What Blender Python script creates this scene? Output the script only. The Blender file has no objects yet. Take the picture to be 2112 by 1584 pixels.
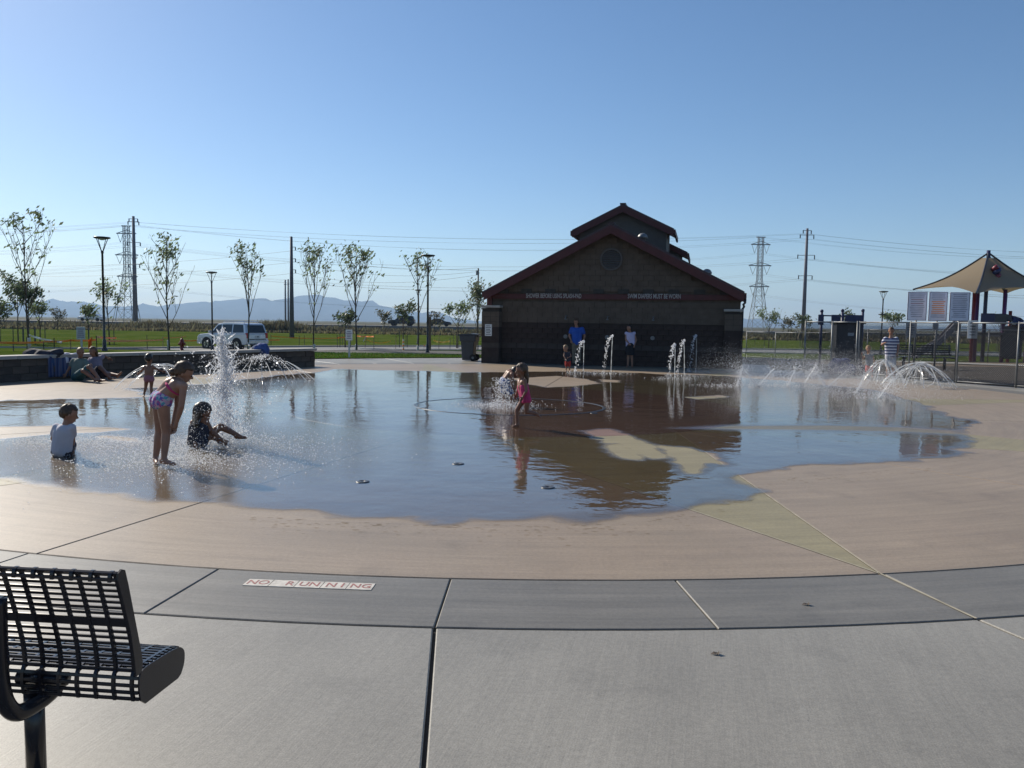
import bpy, bmesh, math, random
import numpy as np
from mathutils import Vector, Matrix, noise as mnoise
R = math.radians
random.seed(7); np.random.seed(7)
SC = bpy.context.scene
COL = SC.collection

# ------------------------------------------------------------------ camera
FPX, CAMH, PITCH, ROLL = 1643.0, 1.55, R(4.35), R(0.85)      # focal length in pixels of a 2112 px wide frame
c_f = Vector((0, math.cos(PITCH), -math.sin(PITCH)))
c_u0 = Vector((0, math.sin(PITCH), math.cos(PITCH)))
c_r = math.cos(ROLL)*Vector((1, 0, 0)) + math.sin(ROLL)*c_u0
c_u = -math.sin(ROLL)*Vector((1, 0, 0)) + math.cos(ROLL)*c_u0
c_o = Vector((0, 0, CAMH))
cd = bpy.data.cameras.new('camera'); cam = bpy.data.objects.new('camera', cd); COL.objects.link(cam)
cd.sensor_width = 36; cd.lens = FPX/2112*36; cd.clip_start = 0.05; cd.clip_end = 40000
cam.matrix_world = Matrix(((c_r.x, c_u.x, -c_f.x, c_o.x), (c_r.y, c_u.y, -c_f.y, c_o.y), (c_r.z, c_u.z, -c_f.z, c_o.z), (0, 0, 0, 1)))
SC.camera = cam

# ------------------------------------------------------------------ sky, sun, exposure
SUN_AZ, SUN_EL = R(-47), R(33)                                # azimuth from +Y, positive towards +X
sunv = Vector((math.sin(SUN_AZ)*math.cos(SUN_EL), math.cos(SUN_AZ)*math.cos(SUN_EL), math.sin(SUN_EL)))
W = bpy.data.worlds.new('World'); SC.world = W; W.use_nodes = True
wn = W.node_tree.nodes; wl = W.node_tree.links
for n in list(wn): wn.remove(n)
sky = wn.new('ShaderNodeTexSky'); sky.sky_type = 'NISHITA'; sky.sun_disc = False
sky.sun_elevation = SUN_EL; sky.sun_rotation = SUN_AZ
sky.air_density = 1.0; sky.dust_density = 0.9; sky.ozone_density = 2.5; sky.altitude = 1300
bg = wn.new('ShaderNodeBackground'); bg.inputs['Strength'].default_value = 0.092
wo = wn.new('ShaderNodeOutputWorld')
hs = wn.new('ShaderNodeHueSaturation'); hs.inputs['Saturation'].default_value = 1.14; wl.new(sky.outputs[0], hs.inputs['Color']); wl.new(hs.outputs[0], bg.inputs[0]); wl.new(bg.outputs[0], wo.inputs[0])
sd = bpy.data.lights.new('sun', 'SUN'); sd.energy = 4.8; sd.angle = R(0.5); sd.color = (1.0, 0.92, 0.79)
sun = bpy.data.objects.new('sun', sd); COL.objects.link(sun)
sun.rotation_euler = (-sunv).to_track_quat('-Z', 'Y').to_euler(); sun.location = (-20, 20, 30)
SC.view_settings.view_transform = 'Standard'; SC.view_settings.look = 'None'
SC.view_settings.exposure = 0.34; SC.view_settings.gamma = 1; SC.view_settings.use_curve_mapping = False
SC.cycles.max_bounces = 8; SC.cycles.transparent_max_bounces = 24; SC.cycles.caustics_reflective = False; SC.cycles.caustics_refractive = False
SC.cycles.sample_clamp_indirect = 6

# ------------------------------------------------------------------ placing helpers
def gz(x, y):
    """ground height: level plaza, then a gentle fall to the street"""
    t = min(1, max(0, (y-36)/16)); return -0.55*t*t*(3-2*t)
def ray(u, v): return c_f + (u-1056)/FPX*c_r + (792-v)/FPX*c_u
def at(u, v, Y):
    d = ray(u, v); return c_o + d*(Y/d.y)
def G(u, v):
    d = ray(u, v); z = 0
    for _ in range(30):
        p = c_o + d*((z-CAMH)/d.z); z = 0.5*z+0.5*gz(p.x, p.y)
    return p
def onground(u, Y):
    """ground point at bearing of column u and depth Y"""
    p = at(u, 690, Y); return Vector((p.x, Y, gz(p.x, Y)))
def zat(u, v, Y): return at(u, v, Y).z

# ------------------------------------------------------------------ object helpers
def tag(o, label=None, cat=None, group=None, kind=None):
    if label: o['label'] = label
    if cat: o['category'] = cat
    if group: o['group'] = group
    if kind: o['kind'] = kind
    return o
def empty(name, loc=(0, 0, 0), rz=0, label=None, cat=None, group=None, kind=None):
    o = bpy.data.objects.new(name, None); COL.objects.link(o); o.location = loc; o.rotation_euler = (0, 0, rz)
    o.empty_display_size = 0.2
    return tag(o, label, cat, group, kind)
def link(name, me, parent=None, mats=(), smooth=False):
    o = bpy.data.objects.new(name, me); COL.objects.link(o)
    for m in mats: me.materials.append(m)
    if parent: o.parent = parent
    if smooth:
        me.polygons.foreach_set('use_smooth', [True]*len(me.polygons))
    return o
def kids(o): return [c for c in COL.objects if c.parent == o]
def dup(root, loc=None, rz=None, label=None, parent=None):
    c = root.copy(); COL.objects.link(c)
    if loc is not None: c.location = loc
    if rz is not None: c.rotation_euler = (0, 0, rz)
    if label: c['label'] = label
    if parent: c.parent = parent
    for ch in root.children: dup(ch, parent=c)
    return c

class MB:
    def __init__(s): s.v = []; s.f = []; s.m = []; s.mi = 0
    def add(s, vs, fs):
        b = len(s.v); s.v += [tuple(v) for v in vs]
        for f in fs: s.f.append(tuple(i+b for i in f)); s.m.append(s.mi)
    def box(s, c, size, rz=0, rot=None, taper=1.0):
        hx, hy, hz = size[0]/2, size[1]/2, size[2]/2
        M = rot if rot is not None else Matrix.Rotation(rz, 3, 'Z')
        vs = []
        for k, z in enumerate((-hz, hz)):
            t = taper if k else 1
            for x, y in ((-hx, -hy), (hx, -hy), (hx, hy), (-hx, hy)):
                vs.append(Vector(c)+M@Vector((x*t, y*t, z)))
        s.add(vs, [(3, 2, 1, 0), (4, 5, 6, 7), (0, 1, 5, 4), (1, 2, 6, 5), (2, 3, 7, 6), (3, 0, 4, 7)]); return s
    def bar(s, p0, p1, w, h=None, up=(0, 0, 1)):
        p0, p1 = Vector(p0), Vector(p1); d = (p1-p0); L = d.length
        if L < 1e-6: return s
        d /= L; upv = Vector(up)
        if abs(d.dot(upv)) > .98: upv = Vector((0, 1, 0))
        x = d.cross(upv).normalized(); z = x.cross(d)
        M = Matrix((x, d, z)).transposed()
        return s.box((p0+p1)/2, (w, L, h or w), rot=M)
    def tube(s, pts, rad, n=8, cap=True):
        pts = [Vector(p) for p in pts]
        if not isinstance(rad, (list, tuple)): rad = [rad]*len(pts)
        vs = []; ref = Vector((0.31, 0.17, 0.93)); 
        for i, p in enumerate(pts):
            a = pts[max(0, i-1)]; b = pts[min(len(pts)-1, i+1)]
            d = (b-a)
            d = d.normalized() if d.length > 1e-9 else Vector((0, 0, 1))
            if abs(d.dot(ref)) > .97: ref = Vector((0.9, -0.3, 0.1))
            x = d.cross(ref).normalized(); y = d.cross(x)
            ref = -y if False else ref
            for k in range(n):
                t = 2*math.pi*k/n; vs.append(p+(x*math.cos(t)+y*math.sin(t))*rad[i])
        fs = []
        for i in range(len(pts)-1):
            for k in range(n):
                k2 = (k+1) % n; fs.append((i*n+k, i*n+k2, (i+1)*n+k2, (i+1)*n+k))
        if cap:
            fs.append(tuple(reversed(range(n)))); fs.append(tuple(range((len(pts)-1)*n, len(pts)*n)))
        fs = [tuple(reversed(f)) for f in fs]
        s.add(vs, fs); return s
    def lathe(s, prof, c=(0, 0, 0), n=16):
        vs = []; fs = []; c = Vector(c)
        for r, z in prof:
            for k in range(n):
                t = 2*math.pi*k/n; vs.append(c+Vector((r*math.cos(t), r*math.sin(t), z)))
        for i in range(len(prof)-1):
            for k in range(n):
                k2 = (k+1) % n; fs.append((i*n+k, i*n+k2, (i+1)*n+k2, (i+1)*n+k))
        fs.append(tuple(reversed(range(n)))); fs.append(tuple(range((len(prof)-1)*n, len(prof)*n)))
        s.add(vs, fs); return s
    def ell(s, c, r, M=None, nu=14, nv=9):
        c = Vector(c); r = r if isinstance(r, (tuple, list)) else (r, r, r); vs = []; fs = []
        M = M or Matrix.Identity(3)
        vs.append(c+M@Vector((0, 0, -r[2])))
        for i in range(1, nv):
            ph = -math.pi/2+math.pi*i/nv
            for k in range(nu):
                t = 2*math.pi*k/nu
                vs.append(c+M@Vector((r[0]*math.cos(ph)*math.cos(t), r[1]*math.cos(ph)*math.sin(t), r[2]*math.sin(ph))))
        vs.append(c+M@Vector((0, 0, r[2]))); top = len(vs)-1
        for k in range(nu):
            k2 = (k+1) % nu
            fs.append((0, 1+k2, 1+k)); fs.append((top, 1+(nv-2)*nu+k, 1+(nv-2)*nu+k2))
            for i in range(nv-2): fs.append((1+i*nu+k, 1+i*nu+k2, 1+(i+1)*nu+k2, 1+(i+1)*nu+k))
        s.add(vs, fs); return s
    def capsule(s, a, b, ra, rb, n=12):
        a, b = Vector(a), Vector(b); d = b-a; L = d.length
        if L < 1e-5: return s.ell(a, max(ra, rb))
        d /= L; pts = []; rad = []
        for i in range(5):
            t = math.pi/2*(1-i/4); pts.append(a-d*ra*math.sin(t)); rad.append(max(1e-4, ra*math.cos(t)))
        for i in range(5):
            t = math.pi/2*i/4; pts.append(b+d*rb*math.sin(t)); rad.append(max(1e-4, rb*math.cos(t)))
        return s.tube(pts, rad, n)
    def prism(s, poly, z0, z1, axis='z', M=None):
        """poly (list of 2-d points, counter-clockwise) extruded; M maps local xyz to world"""
        n = len(poly); M = M or (lambda p: p)
        vs = [M(Vector((p[0], p[1], z0))) for p in poly]+[M(Vector((p[0], p[1], z1))) for p in poly]
        fs = [tuple(reversed(range(n))), tuple(range(n, 2*n))]+[(i, (i+1) % n, n+(i+1) % n, n+i) for i in range(n)]
        s.add(vs, fs); return s
    def quad(s, a, b, c, d): s.add([a, b, c, d], [(0, 1, 2, 3)]); return s
    def build(s, name, mat, parent=None, smooth=False, world=False, bevel=0, fix=False):
        me = bpy.data.meshes.new(name)
        off = Vector(parent.location) if (world and parent) else Vector((0, 0, 0))
        me.from_pydata([Vector(v)-off for v in s.v] if world else s.v, [], s.f)
        mats = mat if isinstance(mat, (list, tuple)) else (mat,)
        for m in mats: me.materials.append(m)
        if len(mats) > 1: me.polygons.foreach_set('material_index', s.m)
        if smooth: me.polygons.foreach_set('use_smooth', [True]*len(me.polygons))
        if fix or bevel:
            bm = bmesh.new(); bm.from_mesh(me)
            bmesh.ops.recalc_face_normals(bm, faces=bm.faces)
            if bevel: bmesh.ops.bevel(bm, geom=list(bm.edges), offset=bevel, segments=2, affect='EDGES', profile=0.5, clamp_overlap=True)
            bm.to_mesh(me); bm.free()
        o = bpy.data.objects.new(name, me); COL.objects.link(o)
        if parent: o.parent = parent
        return o

def catmull(pts, k=6):
    pts = [Vector(p) for p in pts]; out = []
    for i in range(len(pts)-1):
        a = pts[max(0, i-1)]; b = pts[i]; c = pts[i+1]; d = pts[min(len(pts)-1, i+2)]
        for j in range(k):
            t = j/k
            out.append(0.5*((2*b)+(c-a)*t+(2*a-5*b+4*c-d)*t*t+(3*b-a-3*c+d)*t**3))
    out.append(pts[-1]); return out

# ------------------------------------------------------------------ materials
def newmat(name):
    m = bpy.data.materials.new(name); m.use_nodes = True
    nt = m.node_tree; b = nt.nodes['Principled BSDF']
    return m, nt, b
def nd(nt, t, **k):
    n = nt.nodes.new(t)
    for a, v in k.items():
        if a.startswith('i_'):
            key = a[2:]
            key = int(key) if key.isdigit() else key
            n.inputs[key].default_value = v
        else: setattr(n, a, v)
    return n
def coords(nt, scale=(1, 1, 1), kind='Object'):
    tc = nd(nt, 'ShaderNodeTexCoord'); mp = nd(nt, 'ShaderNodeMapping'); mp.inputs['Scale'].default_value = scale
    nt.links.new(tc.outputs[kind], mp.inputs[0]); return mp.outputs[0]
def noisy(nt, vec, scale, detail=4, rough=.55):
    n = nd(nt, 'ShaderNodeTexNoise'); n.inputs['Scale'].default_value = scale; n.inputs['Detail'].default_value = detail; n.inputs['Roughness'].default_value = rough
    if vec is not None: nt.links.new(vec, n.inputs['Vector'])
    return n.outputs['Fac']
def ramp(nt, fac, a, b, lo=.3, hi=.7):
    r = nd(nt, 'ShaderNodeValToRGB'); r.color_ramp.elements[0].position = lo; r.color_ramp.elements[1].position = hi
    r.color_ramp.elements[0].color = (*a, 1); r.color_ramp.elements[1].color = (*b, 1)
    nt.links.new(fac, r.inputs[0]); return r.outputs[0]
def mixc(nt, fac, a, b, mode='MIX'):
    n = nd(nt, 'ShaderNodeMix'); n.data_type = 'RGBA'; n.blend_type = mode
    for s, v in ((0, fac), (6, a), (7, b)):
        if hasattr(v, 'links') or hasattr(v, 'is_linked'): nt.links.new(v, n.inputs[s])
        else: n.inputs[s].default_value = v if s == 0 else (*v, 1)
    return n.outputs[2]
def mth(nt, op, a, b=None, c=None, clamp=False):
    n = nd(nt, 'ShaderNodeMath'); n.operation = op; n.use_clamp = clamp
    for i, v in enumerate((a, b, c)):
        if v is None: continue
        if hasattr(v, 'is_linked'): nt.links.new(v, n.inputs[i])
        else: n.inputs[i].default_value = v
    return n.outputs[0]
def bump(nt, b, h, strength=.3, dist=.01):
    n = nd(nt, 'ShaderNodeBump'); n.inputs['Strength'].default_value = strength; n.inputs['Distance'].default_value = dist
    nt.links.new(h, n.inputs['Height'])
    if b is not None: nt.links.new(n.outputs[0], b.inputs['Normal'])
    return n.outputs[0]
def mat(name, col, rough=.6, metal=0, var=.25, vs=6, bmp=0, bs=40, spec=.5, scale=(1, 1, 1), col2=None, bdist=.004):
    m, nt, b = newmat(name)
    b.inputs['Roughness'].default_value = rough; b.inputs['Metallic'].default_value = metal; b.inputs['Specular IOR Level'].default_value = spec
    v = coords(nt, scale); f = noisy(nt, v, vs)
    lo = tuple(c*(1-var) for c in col); hi = col2 or tuple(min(1, c*(1+var)) for c in col)
    nt.links.new(ramp(nt, f, lo, hi), b.inputs['Base Color'])
    if bmp: bump(nt, b, noisy(nt, v, bs), bmp, bdist)
    return m
PADC = Vector((0.0, 17.4, 0)); PADR = 12.67
def concrete(name, base, streak=.16, center=None, direction=None, blotch=.14, rough=.47, tint=None):
    """broom-finished concrete: fine ridges following arcs round a centre or one direction"""
    m, nt, b = newmat(name)
    tc = nd(nt, 'ShaderNodeTexCoord'); sep = nd(nt, 'ShaderNodeSeparateXYZ'); nt.links.new(tc.outputs['Object'], sep.inputs[0])
    if center is not None:
        dx = mth(nt, 'SUBTRACT', sep.outputs[0], center[0]); dy = mth(nt, 'SUBTRACT', sep.outputs[1], center[1])
        rr = mth(nt, 'SQRT', mth(nt, 'ADD', mth(nt, 'MULTIPLY', dx, dx), mth(nt, 'MULTIPLY', dy, dy)))
        th = mth(nt, 'MULTIPLY', mth(nt, 'ARCTAN2', dx, mth(nt, 'MULTIPLY', dy, -1.0)), 9.0)
    else:
        a = direction or 0
        rr = mth(nt, 'ADD', mth(nt, 'MULTIPLY', sep.outputs[0], math.cos(a)), mth(nt, 'MULTIPLY', sep.outputs[1], math.sin(a)))
        th = mth(nt, 'SUBTRACT', mth(nt, 'MULTIPLY', sep.outputs[1], math.cos(a)), mth(nt, 'MULTIPLY', sep.outputs[0], math.sin(a)))
    def vec(kr, kt):
        c = nd(nt, 'ShaderNodeCombineXYZ'); nt.links.new(mth(nt, 'MULTIPLY', rr, kr), c.inputs[0]); nt.links.new(mth(nt, 'MULTIPLY', th, kt), c.inputs[1]); return c.outputs[0]
    s1 = noisy(nt, vec(7, .55) if center is not None else vec(2.4, .22), 1, 3); s2 = noisy(nt, vec(110, 3.5), 1, 2); s3 = noisy(nt, vec(28, 1.3), 1, 3)
    bl = noisy(nt, tc.outputs['Object'], .55, 6, .6); sp = noisy(nt, tc.outputs['Object'], 160, 2)
    def sc(c, k): return tuple(min(1, x*k) for x in c)
    col = ramp(nt, bl, sc(base, 1-blotch), sc(base, 1+blotch), .32, .68)
    if tint: col = mixc(nt, mth(nt, 'MULTIPLY', noisy(nt, tc.outputs['Object'], .9, 5), .7), col, tint)
    g = lambda k: (k, k, k)
    col = mixc(nt, 1.0, col, ramp(nt, s1, g(1-streak), g(1+streak*.6), .35, .65), 'MULTIPLY')
    col = mixc(nt, 1.0, col, ramp(nt, s3, g(1-streak*.6), g(1+streak*.4), .35, .65), 'MULTIPLY')
    col = mixc(nt, 1.0, col, ramp(nt, s2, g(.955), g(1.03), .35, .65), 'MULTIPLY')
    col = mixc(nt, 1.0, col, ramp(nt, sp, g(.80), g(1.16), .3, .7), 'MULTIPLY')
    col = mixc(nt, 1.0, col, ramp(nt, noisy(nt, tc.outputs['Object'], 38, 5, .75), g(.86), g(1.10), .35, .65), 'MULTIPLY')
    stn = noisy(nt, tc.outputs['Object'], 1.7, 9, .68); col = mixc(nt, 1.0, col, ramp(nt, stn, g(1.0), g(.80), .54, .72), 'MULTIPLY')
    vo = nd(nt, 'ShaderNodeTexVoronoi'); vo.inputs['Scale'].default_value = 5.5; nt.links.new(tc.outputs['Object'], vo.inputs['Vector'])
    col = mixc(nt, 1.0, col, ramp(nt, vo.outputs['Distance'], g(.62), g(1.0), .012, .035), 'MULTIPLY')
    nt.links.new(col, b.inputs['Base Color']); b.inputs['Roughness'].default_value = rough; b.inputs['Specular IOR Level'].default_value = .5
    h = mth(nt, 'ADD', mth(nt, 'MULTIPLY', s2, .8), mth(nt, 'MULTIPLY', sp, .5))
    bump(nt, b, h, .22, .004)
    return m

M = {}
M['grey'] = concrete('plain_concrete', (.268, .250, .215), center=None, direction=R(-14), streak=.055, blotch=.13)
M['band'] = concrete('dark_band_concrete', (.174, .160, .136), center=PADC, streak=.14)
M['pink'] = concrete('pink_concrete', (.30, .226, .160), center=PADC, streak=.10, tint=(.305, .245, .170))
M['olive'] = concrete('olive_concrete', (.282, .238, .126), center=PADC, streak=.10, tint=(.292, .242, .145))
M['brown'] = concrete('brown_concrete', (.23, .135, .095), center=PADC, streak=.12)
M['groove'] = mat('dark_backing', (.05, .045, .04), .9)  # even dark colour of the bed under the joints and of the vents
M['seal'] = mat('joint_sealant', (.36, .32, .235), .7)
M['soil'] = mat('soil', (.06, .048, .036), .95, var=.45, vs=3, bmp=.8, bs=9, bdist=.06)
M['mulch'] = mat('mulch', (.20, .15, .10), .95, var=.4, vs=2, bmp=.8, bs=18, bdist=.04)
M['asphalt'] = mat('asphalt', (.16, .16, .16), .85, var=.2, vs=3, bmp=.3, bs=80)
M['path'] = mat('path_concrete', (.40, .38, .34), .8, var=.1)
M['lawn'] = mat('lawn', (.052, .098, .012), 1.0, col2=(.098, .118, .030), vs=.22, bmp=.6, bs=30, bdist=.04, spec=0)
M['field'] = mat('dry_field', (.135, .115, .075), 1, var=.4, vs=.02, spec=.05, col2=(.10, .10, .055))
M['block_tan'] = mat('tan_block', (.105, .080, .060), .9, var=.2, vs=3, bmp=.4, bs=50)
M['block_dark'] = mat('dark_block', (.046, .031, .026), .95, var=.3, vs=3, bmp=.8, bs=30, bdist=.015)
M['block_band'] = mat('light_block', (.062, .048, .042), .9, var=.2, vs=3, bmp=.5, bs=40)
M['wallcore'] = mat('dark_tan_wall', (.095, .072, .054), .95); M['mortar'] = mat('mortar', (.045, .037, .03), .95)
M['red'] = mat('red_painted_metal', (.075, .012, .012), .55, var=.15)
M['roof'] = mat('roof_metal', (.06, .035, .04), .35, metal=.4, var=.15)
M['siding'] = mat('grey_siding', (.10, .09, .085), .7, var=.1)
M['white'] = mat('white_paint', (.72, .72, .70), .5, var=.05)
M['letter'] = mat('white_letter', (.42, .40, .38), .5, var=.05)
M['steel'] = mat('galvanised_steel', (.20, .205, .21), .5, metal=.5, var=.15)
M['darksteel'] = mat('dark_steel', (.03, .03, .035), .4, var=.2)
M['black'] = mat('black_paint', (.016, .014, .017), .22, var=.2, spec=.5)
M['weather'] = mat('weathering_pole', (.11, .10, .12), .7, var=.15)
M['wood'] = mat('wood', (.20, .14, .09), .8, var=.3, vs=8, scale=(8, 8, 1))
M['lattice'] = mat('tower_steel', (.22, .23, .24), .6, metal=.3, var=.1)
M['wire'] = mat('wire', (.10, .10, .11), .6)
M['bark'] = mat('bark', (.085, .065, .05), .9, var=.35, vs=12)
M['guard'] = mat('trunk_guard', (.52, .52, .52), .6, var=.1)
M['cap'] = mat('capstone', (.36, .34, .31), .8, var=.12, vs=4)
M['wallblock'] = mat('seat_wall_block', (.10, .078, .062), .95, var=.3, vs=4, bmp=.7, bs=30, bdist=.012)
M['wallblock2'] = mat('seat_wall_block_dark', (.07, .055, .047), .95, var=.3, vs=4, bmp=.7, bs=30, bdist=.012)
M['plastic'] = mat('grey_plastic', (.042, .05, .062), .45, var=.12)
M['tyre'] = mat('rubber', (.018, .018, .018), .8)
M['orange'] = mat('orange_tape', (.85, .24, .03), .5, var=.1)
M['yellow'] = mat('yellow_tape', (.85, .50, .04), .5, var=.1)
M['whitetape'] = mat('white_tape', (.75, .70, .62), .5, var=.1)
M['hydrant'] = mat('hydrant_red', (.20, .016, .014), .45, var=.2)
M['carpaint'] = mat('silver_car_paint', (.60, .61, .63), .25, metal=.45, var=.04)
M['cardark'] = mat('dark_car_paint', (.025, .03, .045), .25, metal=.2, var=.05)
M['glass'] = mat('tinted_glass', (.015, .02, .028), .08, var=.05)
M['lens_red'] = mat('tail_lamp', (.45, .02, .02), .25, var=.1)
M['chrome'] = mat('chrome', (.6, .6, .62), .18, metal=1, var=.05)
M['playred'] = mat('play_red', (.18, .02, .035), .45, var=.12)
M['playblue'] = mat('play_blue', (.025, .03, .09), .45, var=.12)
M['playpurple'] = mat('play_purple', (.11, .03, .14), .45, var=.1)
M['slide'] = mat('grey_slide', (.20, .20, .22), .4, var=.1)
M['rock'] = mat('climbing_rock', (.10, .075, .06), .9, var=.4, vs=3, bmp=.8, bs=6, bdist=.08)
M['navy'] = mat('navy_cloth', (.03, .045, .12), .85, var=.3, vs=12)
M['bluecloth'] = mat('blue_cloth', (.045, .085, .25), .8, var=.3, vs=10)
M['whitecloth'] = mat('white_cloth', (.62, .63, .72), .85, var=.1)
M['tile'] = mat('white_tile', (.52, .485, .43), .6, var=.22, vs=26)
M['tilered'] = mat('red_letter', (.30, .115, .10), .6, var=.4, vs=30)

def leafmat(name, col, trans=.45):
    m = bpy.data.materials.new(name); m.use_nodes = True; nt = m.node_tree; nt.nodes.clear()
    out = nd(nt, 'ShaderNodeOutputMaterial'); d = nd(nt, 'ShaderNodeBsdfPrincipled'); t = nd(nt, 'ShaderNodeBsdfTranslucent'); mx = nd(nt, 'ShaderNodeMixShader'); mx.inputs[0].default_value = trans
    g = nd(nt, 'ShaderNodeNewGeometry'); v = nd(nt, 'ShaderNodeHueSaturation'); v.inputs['Color'].default_value = (*col, 1)
    nt.links.new(mth(nt, 'MULTIPLY_ADD', g.outputs['Random Per Island'], 1.1, .5), v.inputs['Value'])
    nt.links.new(mth(nt, 'MULTIPLY_ADD', g.outputs['Random Per Island'], .05, .475), v.inputs['Hue'])
    d.inputs['Roughness'].default_value = .5
    nt.links.new(v.outputs[0], d.inputs['Base Color']); nt.links.new(v.outputs[0], t.inputs[0])
    nt.links.new(d.outputs[0], mx.inputs[1]); nt.links.new(t.outputs[0], mx.inputs[2]); nt.links.new(mx.outputs[0], out.inputs[0]); return m
M['leaf'] = leafmat('ash_leaf', (.14, .175, .085), .55); M['leafdark'] = leafmat('dark_leaf', (.075, .098, .046), .5); M['leafpale'] = leafmat('pale_leaf', (.12, .14, .075))
M['weed'] = leafmat('dry_weed', (.20, .17, .09), .3); M['scrub'] = leafmat('scrub', (.115, .105, .062), .35); M['blade'] = leafmat('grass_blade', (.06, .12, .016), .4)
M['canopy'] = leafmat('shade_fabric', (.26, .20, .13), .35)

def dropmat():
    m = bpy.data.materials.new('water_drop'); m.use_nodes = True; nt = m.node_tree; nt.nodes.clear()
    out = nd(nt, 'ShaderNodeOutputMaterial'); t = nd(nt, 'ShaderNodeBsdfTranslucent'); t.inputs[0].default_value = (.92, .95, 1, 1)
    d = nd(nt, 'ShaderNodeBsdfDiffuse'); d.inputs[0].default_value = (.85, .88, .92, 1)
    g = nd(nt, 'ShaderNodeBsdfGlossy'); g.inputs['Roughness'].default_value = .25; tr = nd(nt, 'ShaderNodeBsdfTransparent')
    a = nd(nt, 'ShaderNodeMixShader'); a.inputs[0].default_value = .25; b = nd(nt, 'ShaderNodeMixShader'); b.inputs[0].default_value = .18; c = nd(nt, 'ShaderNodeMixShader'); c.inputs[0].default_value = .42
    nt.links.new(t.outputs[0], a.inputs[1]); nt.links.new(d.outputs[0], a.inputs[2]); nt.links.new(a.outputs[0], b.inputs[1]); nt.links.new(g.outputs[0], b.inputs[2])
    nt.links.new(b.outputs[0], c.inputs[1]); nt.links.new(tr.outputs[0], c.inputs[2]); nt.links.new(c.outputs[0], out.inputs[0]); return m
M['drop'] = dropmat()
def streammat():
    m = bpy.data.materials.new('water_stream'); m.use_nodes = True; nt = m.node_tree; nt.nodes.clear()
    out = nd(nt, 'ShaderNodeOutputMaterial'); t = nd(nt, 'ShaderNodeBsdfTranslucent'); t.inputs[0].default_value = (.8, .85, .9, 1)
    g = nd(nt, 'ShaderNodeBsdfGlossy'); g.inputs['Roughness'].default_value = .15; tr = nd(nt, 'ShaderNodeBsdfTransparent')
    b = nd(nt, 'ShaderNodeMixShader'); b.inputs[0].default_value = .45; c = nd(nt, 'ShaderNodeMixShader'); c.inputs[0].default_value = .42
    nt.links.new(t.outputs[0], b.inputs[1]); nt.links.new(g.outputs[0], b.inputs[2]); nt.links.new(b.outputs[0], c.inputs[1]); nt.links.new(tr.outputs[0], c.inputs[2]); nt.links.new(c.outputs[0], out.inputs[0]); return m
M['stream'] = streammat()

# ================================================================== SETTING
def sheet(name, rows, m, kind='structure', parent=None, smooth=False):
    """a strip sheet from rows of points (each row the same length)"""
    mb = MB(); n = len(rows[0]); mb.v = [tuple(p) for r in rows for p in r]
    for i in range(len(rows)-1):
        for j in range(n-1): mb.f.append((i*n+j, i*n+j+1, (i+1)*n+j+1, (i+1)*n+j)); mb.m.append(0)
    o = mb.build(name, m, parent, smooth)
    if kind: o['kind'] = kind
    return o
ys = [-2000, -400, -60, -5, 10, 20, 30]+[36+k for k in range(0, 18, 2)]+[54, 80, 130, 300, 900, 2500, 6000, 9400]
xs = [-9300, -3000, -900, -300, -120, -60, -30, -15, 0, 15, 30, 60, 120, 300, 900, 3000, 9300]
sheet('terrain', [[(x, y, gz(x, y)-.08) for x in xs] for y in ys], M['field'])

# ---- lawn (from behind the seat wall to the scrub), street, paths, soil
def lerp(a, b, t): return a+(b-a)*t
def interp(x, tab):
    for (x0, y0), (x1, y1) in zip(tab, tab[1:]):
        if x <= x1: return lerp(y0, y1, max(0, (x-x0)/(x1-x0)))
    return tab[-1][1]
LX = [(4, -15.6), (12, -14.2), (18.4, -12.35), (20.6, -11.25), (22.96, -9.65), (26.92, -7.1), (27.5, -7.3), (29, -8.0), (31.9, -8.2), (34, -4.8), (35.1, -2.2), (35.6, 4), (44, 8), (46, 60), (130, 190)]
rows = []
for y in [4, 8, 12, 15, 18.4, 19.5, 20.6, 22, 22.96, 25, 26.92, 27.5, 29, 31.9, 33, 34, 35.1, 35.6]+[36+k for k in range(1, 18)]+[56, 70, 90, 110, 131]:
    xr = interp(y, LX); xl = -40-1.1*y
    rows.append([(lerp(xl, xr, t), y+.0, gz(0, y)+.03) for t in (0, .3, .6, .8, .9, .96, 1)])
sheet('lawn', rows, M['lawn'])
def strip(name, line, w, dz, m, k=5, h=0):
    pts = catmull([(x, y, 0) for x, y in line], k); mb = MB(); L = []
    for i, p in enumerate(pts):
        d = pts[min(i+1, len(pts)-1)]-pts[max(0, i-1)]; n = Vector((-d.y, d.x, 0)).normalized()
        a = p+n*w/2; b = p-n*w/2
        L.append((Vector((a.x, a.y, gz(a.x, a.y)+dz)), Vector((b.x, b.y, gz(b.x, b.y)+dz))))
    for (a, b), (c, d) in zip(L, L[1:]):
        mb.quad(b, d, c, a)
        if h:
            z = Vector((0, 0, h)); mb.quad(a-z, a, c-z+z, c-z); mb.quad(b-z, d-z, d, b)
    o = mb.build(name, m, None); o['kind'] = 'structure'; return o
ROAD = [(-60, 26), (-40, 35), (-27, 45), (-19, 53), (-10, 61), (2, 66), (20, 68), (60, 68), (120, 62)]
strip('street', ROAD, 8.5, .05, M['asphalt'])
strip('kerb', [(x-1.5 if y < 60 else x, y+4.5) for x, y in ROAD], .3, .17, M['path'], h=.2)
strip('kerb', [(x+1.6 if y < 60 else x, y-4.6) for x, y in ROAD], .3, .12, M['path'], h=.15)
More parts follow.
